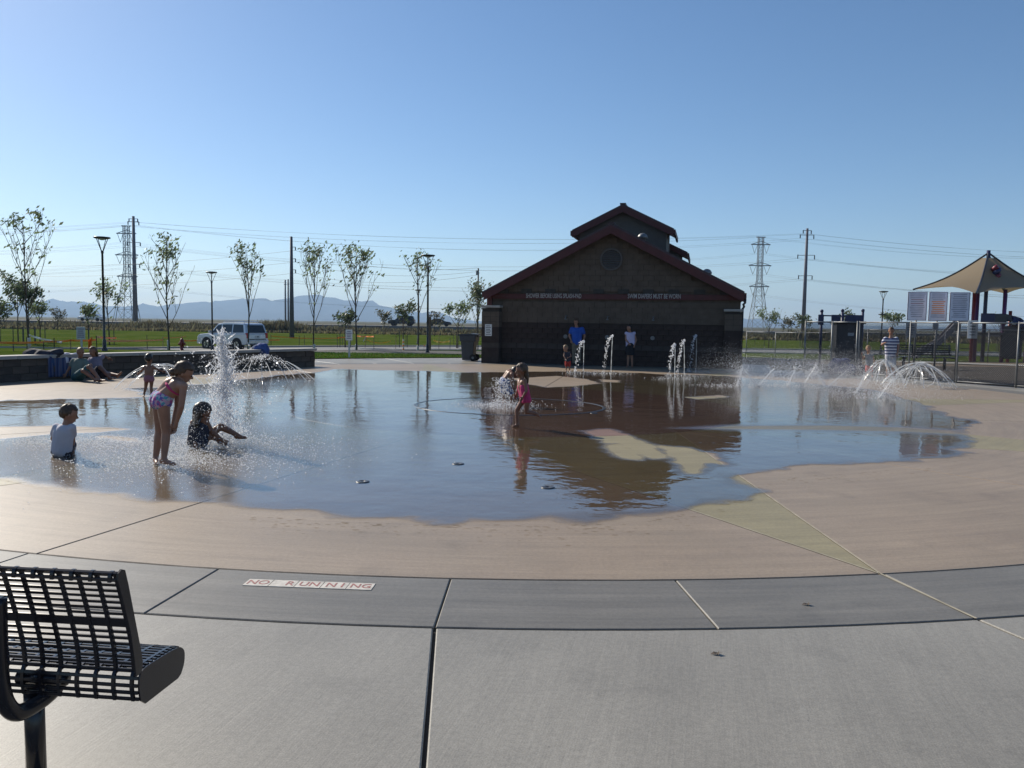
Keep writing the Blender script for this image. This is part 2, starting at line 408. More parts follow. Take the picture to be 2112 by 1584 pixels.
sheet('mulch_bed', [[(lerp(a, 75, t), y, gz(0, y)+.04) for t in (0, .1, .3, 1)] for y, a in [(6, 18.5), (12, 17.4), (17.5, 16.2), (22, 13.9), (23.3, 13.2), (26.8, 11.9), (28, 10.5), (29.5, 9.6), (36, 11.5), (42, 13), (48, 14)]], M['mulch'])
sheet('soil_bed', [[(lerp(a, b, t), y, gz(0, y)+.055) for t in (0, .5, 1)] for y, a, b in [(10, 17.9, 40), (17.5, 16.3, 38), (22, 13.95, 36), (23.3, 13.25, 34), (26.8, 11.95, 28), (28, 10.55, 25), (30, 10.5, 24), (33, 12, 20.5)]], M['soil'])
strip('path', [(7, 45), (13, 41.5), (21.5, 34.6), (30, 31.5), (44, 29)], 1.7, .075, M['path'])

# ---- splash pad: base bed, centre disc, eight star points, panels between, outer band, plaza slabs
def pol(r, a, c=PADC, z=0): return Vector((c.x+r*math.cos(R(a)), c.y+r*math.sin(R(a)), z))
mb = MB(); mb.lathe([(27, -.06), (27, -.022), (.01, -.022)], (PADC.x, PADC.y, 0), 96)
bed = mb.build('joint_bed', M['groove']); bed['kind'] = 'structure'
def slab(name, outline, m, parent, gap=.006, th=.05):
    """one concrete piece: outline shrunk by the joint gap, with small edge rounding"""
    n = len(outline); P = [Vector((p.x, p.y, 0)) for p in outline]
    ar = sum(P[i].x*P[(i+1) % n].y-P[(i+1) % n].x*P[i].y for i in range(n))
    if ar < 0: P.reverse()
    def inset(g, z):
        out = []
        for i in range(n):
            a, b, c = P[i-1], P[i], P[(i+1) % n]
            d1 = (b-a).normalized(); d2 = (c-b).normalized()
            n1 = Vector((-d1.y, d1.x, 0)); n2 = Vector((-d2.y, d2.x, 0)); k = n1+n2
            s = k.dot(k)
            k = k*(2/max(s, .10))
            out.append(b+k*g+Vector((0, 0, z)))
        return out
    mb = MB(); A = inset(gap, -th); B = inset(gap, -.005); Cc = inset(gap+.006, 0)
    mb.add(A+B+Cc, [(i, (i+1) % n, n+(i+1) % n, n+i) for i in range(n)]+[(n+i, n+(i+1) % n, 2*n+(i+1) % n, 2*n+i) for i in range(n)]+[tuple(range(2*n, 3*n))])
    return mb.build(name, m, parent)
pad = empty('splash_pad', PADC, kind='structure')
def wslab(name, outline, m, parent, **k):
    o = slab(name, outline, m, parent, **k); o.location = -Vector(parent.location); return o
DISC = Vector((0.05, 15.1, 0)); DR = 4.25
wslab('centre_disc', [pol(DR, a, DISC) for a in range(0, 360, 5)], M['brown'], pad, gap=.005)
def hit(a):
    """distance from DISC centre to the pad edge in direction a"""
    d = Vector((math.cos(R(a)), math.sin(R(a)), 0)); o = DISC-PADC
    bq = o.dot(d); return -bq+math.sqrt(bq*bq-(o.dot(o)-PADR**2))
BANDR = 13.45
TIPS = [-77.2+45*k for k in range(8)]
seal = MB()
for i, a in enumerate(TIPS):
    tip = pol(hit(a), a, DISC); hb = 13 if i == 7 else 21; h2 = 13 if i == 6 else 21; b0 = pol(DR, a-hb, DISC); b1 = pol(DR, a+hb, DISC)
    arc = [pol(DR, a-hb+2*hb*t/8, DISC) for t in range(9)]
    wslab('star_point', [tip]+list(reversed(arc)), M['olive'], pad, gap=.004)
    for b in (b0, b1):
        d = (tip-b).normalized(); n = Vector((-d.y, d.x, 0))*.007; z = Vector((0, 0, .002))
        seal.quad(b-n+z, tip-n+z, tip+n+z, b+n+z)
    # the pink panels between this tip and the next, split by one radial joint
    a2 = TIPS[(i+1) % 8]+(360 if i == 7 else 0); mid = (a+a2)/2-(7.8 if i == 7 else 0)
    tip2 = pol(hit(a2), a2, DISC)
    def edge_arc(p, q, n=10):
        ap = math.atan2(p.y-PADC.y, p.x-PADC.x); aq = math.atan2(q.y-PADC.y, q.x-PADC.x)
        while aq < ap: aq += 2*math.pi
        return [pol(PADR, math.degrees(lerp(ap, aq, t/n))) for t in range(n+1)]
    m1 = pol(hit(mid), mid, DISC)
    inner1 = [pol(DR, a+hb+(mid-a-hb)*t/2, DISC) for t in range(3)]
    inner2 = [pol(DR, mid+(a2-h2-mid)*t/2, DISC) for t in range(3)]
    wslab('pad_panel', edge_arc(tip, m1)+list(reversed(inner1)), M['pink'], pad, gap=.0055)
    wslab('pad_panel', edge_arc(m1, tip2)+list(reversed(inner2)), M['pink'], pad, gap=.0055)
tip = pol(hit(TIPS[0]), TIPS[0], DISC); e = pol(BANDR, -79.2); d = (e-tip).normalized(); n = Vector((-d.y, d.x, 0))*.009; z = Vector((0, 0, .003))
seal.quad(tip-n+z, e-n+z, e+n+z, tip+n+z)
so = seal.build('joint_sealant', M['seal'], pad); so.location = -PADC; so['kind'] = 'stuff'
BST = 6.2; B0 = -91.6
band = empty('pad_border', PADC, kind='structure')
for k in range(58):
    a0 = B0+BST*k; a1 = a0+BST if k < 57 else B0+360
    o = wslab('border_slab', [pol(BANDR, a0+(a1-a0)*t/4) for t in range(5)]+[pol(PADR+.004, a1+(a0-a1)*t/4) for t in range(5)], M['band'], band, gap=.0038)
plaza = empty('plaza', PADC, kind='structure')
for k in range(29):
    a0 = B0+2*BST*k; a1 = a0+2*BST if k < 28 else B0+360
    R3 = 21.5 if math.sin(R((a0+a1)/2)) < -.2 else 18.4
    wslab('concrete_slab', [pol(R3, a0+2.05+(a1-a0)*t/4) for t in range(5)]+[pol(BANDR+.004, a1+(a0-a1)*t/8) for t in range(9)], M['grey'], plaza, gap=.009)

# ---- water film lying on the pad
WET = [(-260, 985), (0, 987), (200, 1022), (400, 1047), (560, 1062), (700, 1072), (900, 1080), (1100, 1080), (1230, 1080), (1330, 1072), (1420, 1057), (1480, 1035), (1545, 1010), (1545, 990), (1570, 974), (1640, 966), (1760, 962), (1900, 956), (1985, 938), (2020, 905), (1990, 865), (1930, 838), (1840, 815), (1790, 802), (1700, 793), (1500, 776), (1300, 769), (1180, 766), (1060, 766), (960, 768), (820, 764), (700, 761), (640, 768), (560, 775), (440, 790), (330, 799), (236, 801), (290, 812), (300, 819), (200, 822), (120, 822), (0, 827), (-260, 835)]
DRY = [[(-260, 884), (0, 881), (130, 878), (220, 883), (272, 886), (200, 893), (110, 896), (0, 906), (-260, 915)],
       [(1209, 890), (1255, 886), (1294, 899), (1323, 910), (1354, 924), (1365, 944), (1351, 947), (1326, 939), (1300, 924), (1277, 913), (1255, 915), (1226, 899)], [(1255, 918), (1277, 917), (1311, 933), (1317, 949), (1294, 947), (1266, 936)],
       [(1360, 920), (1415, 925), (1465, 937), (1488, 958), (1469, 954), (1446, 958), (1427, 977), (1400, 958), (1379, 935)],
       [(1058, 781), (1150, 776), (1205, 782), (1234, 791), (1180, 797), (1130, 799), (1090, 792)], [(1240, 783), (1275, 785), (1270, 789), (1248, 788)],
       [(1418, 820), (1485, 816), (1500, 819), (1440, 824)], [(212, 901), (272, 906), (278, 911), (240, 908)]]
DAMP = [[(1380, 884), (1500, 877), (1700, 876), (1860, 880), (1990, 888), (1990, 900), (1860, 893), (1700, 890), (1520, 888)]]
def segd(px, py, poly):
    best = np.full(px.shape, 1e9); inside = np.zeros(px.shape, bool); n = len(poly)
    for i in range(n):
        x0, y0 = poly[i]; x1, y1 = poly[(i+1) % n]
        dx, dy = x1-x0, y1-y0; t = np.clip(((px-x0)*dx+(py-y0)*dy)/(dx*dx+dy*dy+1e-12), 0, 1)
        best = np.minimum(best, np.hypot(px-x0-t*dx, py-y0-t*dy))
        if abs(dy) > 1e-9: inside ^= ((y0 > py) != (y1 > py)) & (px < (x1-x0)*(py-y0)/(y1-y0+1e-12)+x0)
    return np.where(inside, best, -best)
def vnoise(x, y, s, seed):
    rs = np.random.RandomState(seed); T = rs.rand(128, 128)
    gx, gy = x/s, y/s; ix, iy = np.floor(gx).astype(int), np.floor(gy).astype(int); fx, fy = gx-ix, gy-iy
    fx = fx*fx*(3-2*fx); fy = fy*fy*(3-2*fy); g = lambda a, b: T[a % 128, b % 128]
    return (g(ix, iy)*(1-fx)+g(ix+1, iy)*fx)*(1-fy)+(g(ix, iy+1)*(1-fx)+g(ix+1, iy+1)*fx)*fy
def gpoly(pp): return [tuple(G(u, v)[:2]) for u, v in pp]
st = .07; gxs = np.arange(-15.5, 10.2, st); gys = np.arange(5.2, 27.5, st); XX, YY = np.meshgrid(gxs, gys)
sdw = segd(XX, YY, gpoly(WET))
def fbm(s, seed): return vnoise(XX, YY, s, seed)+.5*vnoise(XX, YY, s/2.1, seed+1)+.3*vnoise(XX, YY, s/4.3, seed+2)-.9
nz = fbm(.9, 11)*.34+fbm(.30, 21)*.16+fbm(.15, 41)*.07
wet = sdw+nz
for k, pp in enumerate(DRY):
    sd_ = segd(XX, YY, gpoly(pp)); wet = np.minimum(wet, -(sd_)*1.6+(nz*.45+.08 if k == 0 else fbm(.16, 31)*.15-.01))
damp = np.full(XX.shape, -9.)
for pp in DAMP: damp = np.maximum(damp, segd(XX, YY, gpoly(pp)))
film = np.clip(wet/.30, 0, 1)*np.clip(1-np.clip((damp+.25)/.45, 0, 1)*.85, 0, 1)
SPL = [(460, 925, 2.2, 1.), (150, 935, 1.3, .9), (345, 965, 1.5, 1.), (545, 790, 2.0, .7), (330, 805, 1.6, .6), (1040, 835, .9, .8), (1203, 770, 1.2, .6), (1400, 785, 2.0, .6), (1560, 795, 2.2, .7), (1750, 800, 2.4, .7), (200, 890, 1.5, .35)]
agit = np.zeros(XX.shape)
for u, v, r, k in SPL:
    p = G(u, v); agit = np.maximum(agit, k*np.exp(-((XX-p.x)**2+(YY-p.y)**2)/(r*r)))
def march(name, F, attrs, z, m):
    H_, W_ = F.shape; pos = F > 0; verts = []; vid = {}; at_ = {k: [] for k in attrs}; faces = []
    def vert(i, j):
        key = (i, j)
        if key not in vid:
            vid[key] = len(verts); verts.append((gxs[j], gys[i], z))
            for k in attrs: at_[k].append(float(attrs[k][i, j]))
        return vid[key]
    def cross(i0, j0, i1, j1):
        key = (min((i0, j0), (i1, j1)), max((i0, j0), (i1, j1)), 'e')
        if key not in vid:
            a, b = F[i0, j0], F[i1, j1]; t = a/(a-b)
            vid[key] = len(verts); verts.append((lerp(gxs[j0], gxs[j1], t), lerp(gys[i0], gys[i1], t), z))
            for k in attrs: at_[k].append(float(lerp(attrs[k][i0, j0], attrs[k][i1, j1], t)))
        return vid[key]
    for i in range(H_-1):
        for j in range(W_-1):
            cs = ((i, j), (i, j+1), (i+1, j+1), (i+1, j)); ps = [pos[c] for c in cs]
            if not any(ps): continue
            f = []
            for k in range(4):
                a, b = cs[k], cs[(k+1) % 4]
                if ps[k]: f.append(vert(*a))
                if ps[k] != ps[(k+1) % 4]: f.append(cross(*a, *b))
            if len(f) > 2: faces.append(f)
    me = bpy.data.meshes.new(name); me.from_pydata(verts, [], faces)
    for k in attrs:
        A = me.attributes.new(k, 'FLOAT', 'POINT'); A.data.foreach_set('value', at_[k])
    me.materials.append(m); o = bpy.data.objects.new(name, me); COL.objects.link(o); return o
def watermat():
    m = bpy.data.materials.new('water_film'); m.use_nodes = True; nt = m.node_tree; nt.nodes.clear(); L = nt.links.new
    out = nd(nt, 'ShaderNodeOutputMaterial')
    fa = nd(nt, 'ShaderNodeAttribute', attribute_name='film').outputs['Fac']; ag = nd(nt, 'ShaderNodeAttribute', attribute_name='agit').outputs['Fac']
    tc = nd(nt, 'ShaderNodeTexCoord').outputs['Object']
    big = noisy(nt, tc, 1.3, 3, .5); mid = noisy(nt, tc, 5.5, 3, .5); fin = noisy(nt, tc, 26, 4, .65)
    h = mth(nt, 'ADD', mth(nt, 'MULTIPLY', big, .9), mth(nt, 'MULTIPLY', mid, .30))
    h = mth(nt, 'ADD', h, mth(nt, 'MULTIPLY', fin, mth(nt, 'MULTIPLY_ADD', ag, .55, .0)))
    nrm = bump(nt, None, h, 1.0, .009)
    ge = nd(nt, 'ShaderNodeNewGeometry'); dt = nd(nt, 'ShaderNodeVectorMath', operation='DOT_PRODUCT'); L(ge.outputs['Incoming'], dt.inputs[0]); L(nrm, dt.inputs[1])
    fr = nd(nt, 'ShaderNodeMath'); fr.operation = 'MULTIPLY_ADD'; L(mth(nt, 'POWER', mth(nt, 'SUBTRACT', 1.0, mth(nt, 'ABSOLUTE', dt.outputs['Value']), clamp=True), 3.9), fr.inputs[0]); fr.inputs[1].default_value = .96; fr.inputs[2].default_value = .03
    gl = nd(nt, 'ShaderNodeBsdfGlossy'); L(nrm, gl.inputs['Normal'])
    L(mth(nt, 'ADD', mth(nt, 'MULTIPLY_ADD', fa, -.34, .36), mth(nt, 'MULTIPLY', ag, .07)), gl.inputs['Roughness'])
    tr = nd(nt, 'ShaderNodeBsdfTransparent'); cl = mixc(nt, mth(nt, 'MULTIPLY', fa, 2.2, clamp=True), (.96, .96, .96), (.66, .62, .56)); L(cl, tr.inputs[0])
    mx = nd(nt, 'ShaderNodeMixShader'); L(mth(nt, 'MULTIPLY', fr.outputs[0], mth(nt, 'MULTIPLY', fa, 2.5, clamp=True)), mx.inputs[0])
    L(tr.outputs[0], mx.inputs[1]); L(gl.outputs[0], mx.inputs[2]); L(mx.outputs[0], out.inputs[0]); return m
wat = march('water', wet, {'film': film, 'agit': agit}, .006, watermat()); wat['kind'] = 'structure'

# damp spots tracked out along the front edge of the water
mb = MB(); md, nt_, b_ = newmat('damp_spot'); nt_.nodes.remove(b_); tr_ = nd(nt_, 'ShaderNodeBsdfTransparent'); tr_.inputs[0].default_value = (.80, .78, .74, 1); nt_.links.new(tr_.outputs[0], nt_.nodes['Material Output'].inputs[0])
for k in range(300):
    u = random.uniform(520, 2080); v = interp(u, [(500, 1064), (700, 1076), (1100, 1085), (1330, 1078), (1480, 1042), (1545, 1012), (1640, 985), (1900, 965), (2020, 930), (2090, 880)])+abs(random.gauss(0, 1))*(14 if u < 1560 else 9)
    p = G(u, v); r = random.uniform(.004, .014); a0 = random.uniform(0, 6.28); n = 8
    mb.add([(p.x+r*(1.8+.5*random.random())*math.cos(6.2832*i/n)*1.0, p.y+r*(.7+.4*random.random())*math.sin(6.2832*i/n), .0035) for i in range(n)], [tuple(range(n))])
o = mb.build('damp_spots', md); o['kind'] = 'stuff'
# ---- mountains beyond the plain, and the hazy air
PROF = [(-900, 640), (-500, 628), (-200, 630), (0, 624), (60, 623), (90, 621), (108, 616), (118, 620), (160, 622), (195, 625), (206, 631), (260, 632), (285, 629), (295, 626), (312, 631), (345, 629), (400, 623), (455, 621), (480, 617), (520, 616), (548, 615), (560, 620), (585, 617), (612, 611), (640, 608), (660, 609), (700, 617), (755, 622), (790, 631), (820, 637), (845, 641), (870, 645), (897, 642), (915, 647), (935, 655), (975, 661), (1010, 664)]
PROF2 = [(1380, 669), (1440, 664), (1500, 661), (1530, 657), (1560, 657), (1600, 656), (1625, 660), (1650, 664), (1690, 663), (1730, 667), (1780, 672), (2000, 674), (2200, 671), (2500, 668), (2900, 682)]
def range_of(name, prof, Y0, m):
    top = [at(u, v, Y0) for u, v in prof]; pts = []
    for a, b in zip(top, top[1:]):
        n = max(2, int((b-a).length/45))
        for k in range(n):
            p = a.lerp(b, k/n); p.z += 15*mnoise.noise((p.x*.012, 3, 1))+8*mnoise.noise((p.x*.04, 9, 1))+4*mnoise.noise((p.x*.011, 5, 6)); pts.append(p)
    rows = []
    for dy, hz in [(-1900, 0), (-1500, .08), (-1150, .2), (-850, .36), (-600, .52), (-380, .70), (-180, .87), (0, 1), (400, .7), (1000, .2), (1500, 0)]:
        row = []
        for p in pts:
            g = (1-hz)*hz*4; nn = mnoise.fractal((p.x*.0032+dy*.0006, dy*.0019, 2), 1, 2, 5)
            row.append((p.x*(Y0+dy)/Y0 if dy < 0 else p.x, Y0+dy+g*120*mnoise.noise((p.x*.004, dy*.002, 7)), max(-3, p.z*hz*(1+.0)+g*nn*.42*max(20, p.z))-1))
        rows.append(row)
    return sheet(name, rows, m, smooth=True)
M['mount'] = mat('mountain_scrub', (.06, .062, .07), 1, var=.4, vs=.004, spec=0)
range_of('mountains', PROF, 8000, M['mount']); range_of('hills', PROF2, 8600, M['mount'])
def hazemat(den):
    m = bpy.data.materials.new('haze'); m.use_nodes = True; nt = m.node_tree; nt.nodes.clear()
    out = nd(nt, 'ShaderNodeOutputMaterial'); v = nd(nt, 'ShaderNodeVolumePrincipled')
    v.inputs['Color'].default_value = (.50, .72, 1.0, 1); v.inputs['Density'].default_value = den; v.inputs['Anisotropy'].default_value = .2
    nt.links.new(v.outputs[0], out.inputs['Volume']); return m
HZ = True
if HZ:
    mb = MB(); mb.box((0, 3750, 149), (19400, 12700, 306))
    hz = mb.build('haze', hazemat(1.35e-4)); hz['kind'] = 'stuff'

# ---- raised highway, scrub belt
strip('highway', [(-190, 150), (-90, 149), (0, 150), (90, 153), (220, 158)], 14, 1.35, M['asphalt'], h=1.6)
def blades(name, n, place, hgt, m, w=.12, kind='stuff', bend=.35, cards=3):
    V = []; Fc = []
    for _ in range(n):
        x, y = place(); z = gz(x, y); h0 = hgt(x, y)
        for c in range(cards):
            a = random.uniform(0, 6.28); h = h0*random.uniform(.6, 1.1); dx, dy = math.cos(a)*w/2, math.sin(a)*w/2
            lx, ly = random.uniform(-bend, bend)*h, random.uniform(-bend, bend)*h; ox, oy = random.uniform(-w, w), random.uniform(-w, w)
            b = len(V); V += [(x+ox-dx, y+oy-dy, z), (x+ox+dx, y+oy+dy, z), (x+ox+dx*.6+lx*.4, y+oy+dy*.6+ly*.4, z+h*.6), (x+ox+lx, y+oy+ly, z+h), (x+ox-dx*.6+lx*.4, y+oy-dy*.6+ly*.4, z+h*.6)]
            Fc.append((b, b+1, b+2, b+3, b+4))
    me = bpy.data.meshes.new(name); me.from_pydata(V, [], Fc); me.materials.append(m)
    o = bpy.data.objects.new(name, me); COL.objects.link(o)
    if kind: o['kind'] = kind
    return o
def scrub_h(x, y): return 1.0+1.5*max(0, mnoise.noise((x*.09, y*.12, 4)))+.5*mnoise.noise((x*.6, y*.4, 8))
blades('scrub', 9000, lambda: (random.uniform(-115, 125), random.triangular(129, 143, 133)), scrub_h, M['scrub'], w=.45)
blades('dry_weeds', 6000, lambda: (random.uniform(-115, 125), random.uniform(128, 132)), lambda x, y: .5+.5*max(0, mnoise.noise((x*.2, y*.2, 2))), M['weed'], w=.3)
def lawn_edge():
    y = random.uniform(29.2, 42); x = random.uniform(-12, 1)
    while x > interp(y, LX)-.02: y = random.uniform(29.2, 42); x = random.uniform(-12, 1)
    return x, y
blades('grass', 9000, lawn_edge, lambda x, y: random.uniform(.05, .10), M['blade'], w=.03)

# ================================================================== RESTROOM BUILDING
BW = 9.55; BD = 15.0; BA = R(-13.5)
bld = empty('restroom_building', (-1.0, 31.3, 0), BA, 'dark brick gabled restroom building with raised roof lantern behind the splash pad', 'building')
RX = BW/2+.02; EZ, RZ = 2.72, 5.22; OH = .42; SL = (RZ-EZ)/(RX+.05)
def roofz(x): return RZ-abs(x-RX)*SL
mb = MB(); mb.prism([(.02, 0), (BW-.02, 0), (BW-.02, roofz(BW)-.1), (RX, RZ-.15), (.02, roofz(0)-.1)], .06, BD, M=lambda p: Vector((p.x, p.z, p.y)))
mb.build('wall', M['wallcore'], bld, fix=True)
blk = MB(); blk.box((0, 0, 0), (.392, .07, .192)); bme = None
def inst(name, proto, parent, loc, rz=0, scl=None):
    o = bpy.data.objects.new(name, proto.data); COL.objects.link(o); o.parent = parent; o.location = loc; o.rotation_euler = (0, 0, rz)
    if scl: o.scale = scl
    return o
first = {}
for row in range(8):
    z = .1+row*.2; m = M['block_band'] if row == 3 else M['block_dark']; x = .6-(.2 if row % 2 else 0)
    while x < BW-.55:
        w = .4
        x0 = max(x, .6); x1 = min(x+.4, BW-.58)
        if x1-x0 > .08:
            key = m.name
            if key not in first:
                o = blk.build('block', m, bld, bevel=.008); first[key] = o; o.location = ((x0+x1)/2, .035, z); o.scale = ((x1-x0)/.4, 1, 1)
            else: inst('block', first[key], bld, ((x0+x1)/2, .035+random.uniform(-.004, .004), z), 0, ((x1-x0)/.4, 1, 1))
        x += .4
mb = MB()
for row in range(8, 26):
    z = .1+row*.2
    x = .0-(.2 if row % 2 else 0)
    while x < BW:
        x0, x1 = max(x, .03), min(x+.4, BW-.03)
        lim = lambda xx: roofz(xx)-.28 > z+.1
        while x0 < x1 and not lim(x0): x0 += .05
        while x1 > x0 and not lim(x1): x1 -= .05
        if x1-x0 > .08 and not (2.48 < z < 2.72):
            if not ((x0+x1)/2-RX)**2+(z-4.0)**2 < .34**2: mb.box(((x0+x1)/2, .035, z), (x1-x0-.008, .056, .192))
        x += .4
o = mb.build('upper_block', M['block_tan'], bld); o['kind'] = 'stuff'
mb = MB(); mb.box((BW/2, .02, 2.6), (BW-.02, .09, .20)); mb.build('red_band', M['red'], bld)
mb = MB()
for k in range(10): mb = MB(); mb.box((.62+k*.93, .0, 2.80), (.40, .05, .17)); mb.build('soffit_vent', M['groove'], bld)
def text_mesh(name, s, size, m, parent, loc, rot=(0, 0, 0), sx=1.0, ext=.004, align='CENTER', bold=0.0):
    cu = bpy.data.curves.new(name, 'FONT'); cu.body = s; cu.size = size; cu.extrude = ext; cu.align_x = align; cu.align_y = 'CENTER'; cu.offset = bold; cu.resolution_u = 3
    t = bpy.data.objects.new('tmp', cu); COL.objects.link(t); bpy.context.view_layer.update()
    me = bpy.data.meshes.new_from_object(t); bpy.data.objects.remove(t)
    me.materials.clear(); me.materials.append(m); o = bpy.data.objects.new(name, me); COL.objects.link(o)
    o.parent = parent; o.location = loc; o.rotation_euler = rot; o.scale = (sx, 1, 1); return o
text_mesh('lettering', 'SHOWER BEFORE USING SPLASH-PAD', .24, M['letter'], bld, (2.62, -.045, 2.615), (R(90), 0, 0), .53, bold=.003)
text_mesh('lettering', 'SWIM DIAPERS MUST BE WORN', .24, M['letter'], bld, (6.42, -.045, 2.625), (R(90), 0, 0), .57, bold=.003)
# round louvred vent
mb = MB(); pr = [(math.cos(2*math.pi*k/28), math.sin(2*math.pi*k/28)) for k in range(28)]
mb.v = []
for k in range(28):
    a, b = pr[k], pr[(k+1) % 28]
    for r0, r1, y0, y1 in ((.36, .42, -.06, -.06), (.42, .42, -.06, .06), (.36, .36, .05, -.06)):
        mb.quad((RX+a[0]*r0, y0, 4+a[1]*r0), (RX+b[0]*r0, y0, 4+b[1]*r0), (RX+b[0]*r1, y1, 4+b[1]*r1), (RX+a[0]*r1, y1, 4+a[1]*r1))
rv = mb.build('round_vent', M['siding'], bld, fix=True)
mb = MB(); mb.prism([(RX+.36*x, 4+.36*y) for x, y in pr], .01, .05, M=lambda p: Vector((p.x, p.z, p.y))); mb.build('vent_back', M['groove'], rv, fix=True)
for k in range(8):
    z = 3.71+k*.083; hw = math.sqrt(max(.002, .35**2-(z-4)**2)); mb = MB(); mb.box((RX, -.015, z), (2*hw, .012, .075), rot=Matrix.Rotation(R(-35), 3, 'X')); mb.build('slat', M['siding'], rv)
# shower heads and push buttons
for x in (3.13, 4.72, 6.42):
    mb = MB(); mb.tube([(x, 0, 1.86), (x, -.06, 1.87), (x, -.16, 1.84), (x, -.2, 1.78)], .018); mb.lathe([(.02, 0), (.055, -.05), (.05, -.06)], (x, -.2, 1.79), 10); mb.lathe([(.05, -.01), (.05, .01)], (x, 0, 1.86), 10); mb.build('shower_head', M['steel'], bld, True)
    mb = MB(); mb.tube([(x-.02, .0, 1.08), (x-.02, -.03, 1.08)], .08, 14); mb.tube([(x-.02, -.03, 1.08), (x-.02, -.06, 1.08)], .03, 10); mb.build('push_button', M['steel'], bld)
# corner pillars with caps
for (x0, x1, y0, h) in ((-.12, .58, -.42, 2.17), (BW-.58, BW+.04, -.14, 2.12)):
    mb = MB(); mb.box(((x0+x1)/2, (y0+.4)/2, h/2-.02), (x1-x0-.03, .4-y0-.03, h-.04)); pil = mb.build('pillar', M['mortar'], bld)
    nb = int((h-.02)/.2)
    for row in range(nb):
        for s in range(2):
            a = lerp(x0, x1, .5*s+(.0)); b = lerp(x0, x1, .5*s+.5)
            mb = MB(); mb.box(((a+b)/2, (y0+.4)/2, .1+row*.2), (b-a-.012, .4-y0, .19)); mb.build('block', M['block_dark'] if row < 7 and row != 3 else (M['block_band'] if row == 3 else M['block_tan']), pil)
    mb = MB(); mb.box(((x0+x1)/2, (y0+.4)/2, h+.02), (x1-x0+.06, .46-y0, .09)); mb.build('capstone', M['cap'], pil, bevel=.01)
mb = MB(); mb.box((.16, -.425, 1.28), (.27, .012, .45)); sg = mb.build('notice_board', M['white'], bld)
for k in range(6): mb = MB(); mb.box((.16+random.uniform(-.01, .01), -.433, 1.44-k*.065), (.16+.05*(k % 2), .004, .022)); mb.build('text_line', M['darksteel'], sg)
mb = MB(); mb.box((.09, -.02, 2.5), (.2, .12, .55)); mb.build('corner_post', M['red'], bld)
# roof slopes, fascias, gutter
def slope(name, x0, x1, y0, y1, zf, th, m, parent):
    mb = MB(); mb.prism([(x0, zf(x0)), (x1, zf(x1)), (x1, zf(x1)+th), (x0, zf(x0)+th)], y0, y1, M=lambda p: Vector((p.x, p.z, p.y))); return mb.build(name, m, parent, fix=True)
def roof_pair(rx, rz, hw, y0, y1, slp, fas=.30, ribs=True):
    zf = lambda x: rz-abs(x-rx)*slp
    for s in (-1, 1):
        r = slope('roof', rx, rx+s*hw, y0, y1, zf, .07, M['roof'], bld)
        f = slope('fascia', rx, rx+s*(hw-.01), y0-.035, y0+.02, lambda x: zf(x)-fas, fas-.003, M['red'], bld)
        mb = MB(); mb.box((rx+s*(hw+.035), (y0+y1)/2, zf(rx+s*hw)-.07), (.07, y1-y0, .20)); mb.build('gutter', M['red'], bld)
        if ribs:
            for k in range(int((y1-y0)/.6)):
                y = y0+.3+k*.6; mb = MB(); mb.bar((rx, y, rz+.075), (rx+s*hw, y, zf(rx+s*hw)+.075), .03, .05); mb.build('standing_seam', M['roof'], r)
    mb = MB(); mb.box((rx, (y0+y1)/2, rz+.08), (.24, y1-y0, .07)); mb.build('ridge_cap', M['roof'], bld)
roof_pair(RX, RZ, RX+.04, -OH, BD, SL)
M1Y, M1E, M1H = 3.9, 6.9, 2.12
roof_pair(RX, 6.52, M1H, M1Y-.25, M1E+.1, .49, .26)
mb = MB(); mb.prism([(RX-1.82, 3.6), (RX+1.82, 3.6), (RX+1.82, 6.52-1.82*.49-.02), (RX, 6.48), (RX-1.82, 6.52-1.82*.49-.02)], M1Y+.1, M1E, M=lambda p: Vector((p.x, p.z, p.y)))
lw = mb.build('lantern_wall', M['siding'], bld, fix=True)
for k in range(9):
    z = 4.55+k*.21; hw = min(1.82, (6.48-z-.2)/.49)
    if hw > .1: mb = MB(); mb.box((RX, M1Y+.085, z), (2*hw, .02, .19), rot=Matrix.Rotation(R(4), 3, 'X')); mb.build('plank', M['siding'], lw)
roof_pair(RX, 6.10, 2.62, M1E+.2, 10.8, .49, .2)
mb = MB(); mb.prism([(RX-2.3, 3.4), (RX+2.3, 3.4), (RX+2.3, 6.1-2.3*.49-.02), (RX, 6.06), (RX-2.3, 6.1-2.3*.49-.02)], M1E+.3, 10.7, M=lambda p: Vector((p.x, p.z, p.y)))
mb.build('lantern_wall', M['siding'], bld, fix=True)
for x, y in ((RX+1.05, 1.1), (RX+3.5, 2.6)):
    mb = MB(); mb.lathe([(.13, -.15), (.13, .12), (.19, .13), (.2, .18), (.15, .27), (.07, .32), (.01, .33)], (x, y, roofz(x)+.08), 14); mb.build('roof_ventilator', M['steel'], bld, True)
mb = MB(); x = BW+.13; mb.tube([(x, .05, EZ-.12), (x, .05, EZ-.30), (x-.06, .05, EZ-.36), (BW+.1, .05, EZ-.44), (BW+.05, .05, EZ-.52), (BW+.05, .05, .05)], .045, 8); mb.build('downspout', M['darksteel'], bld, True)
for s in (-1, 1):
    mb = MB(); mb.box((RX+s*(RX+.03), BD/2-.2, EZ-.04), (.16, BD+.2, .03)); mb.build('soffit', M['red'], bld)
mb = MB(); mb.box((RX, -.2, 2.70), (BW+.5, .02, .02)); 

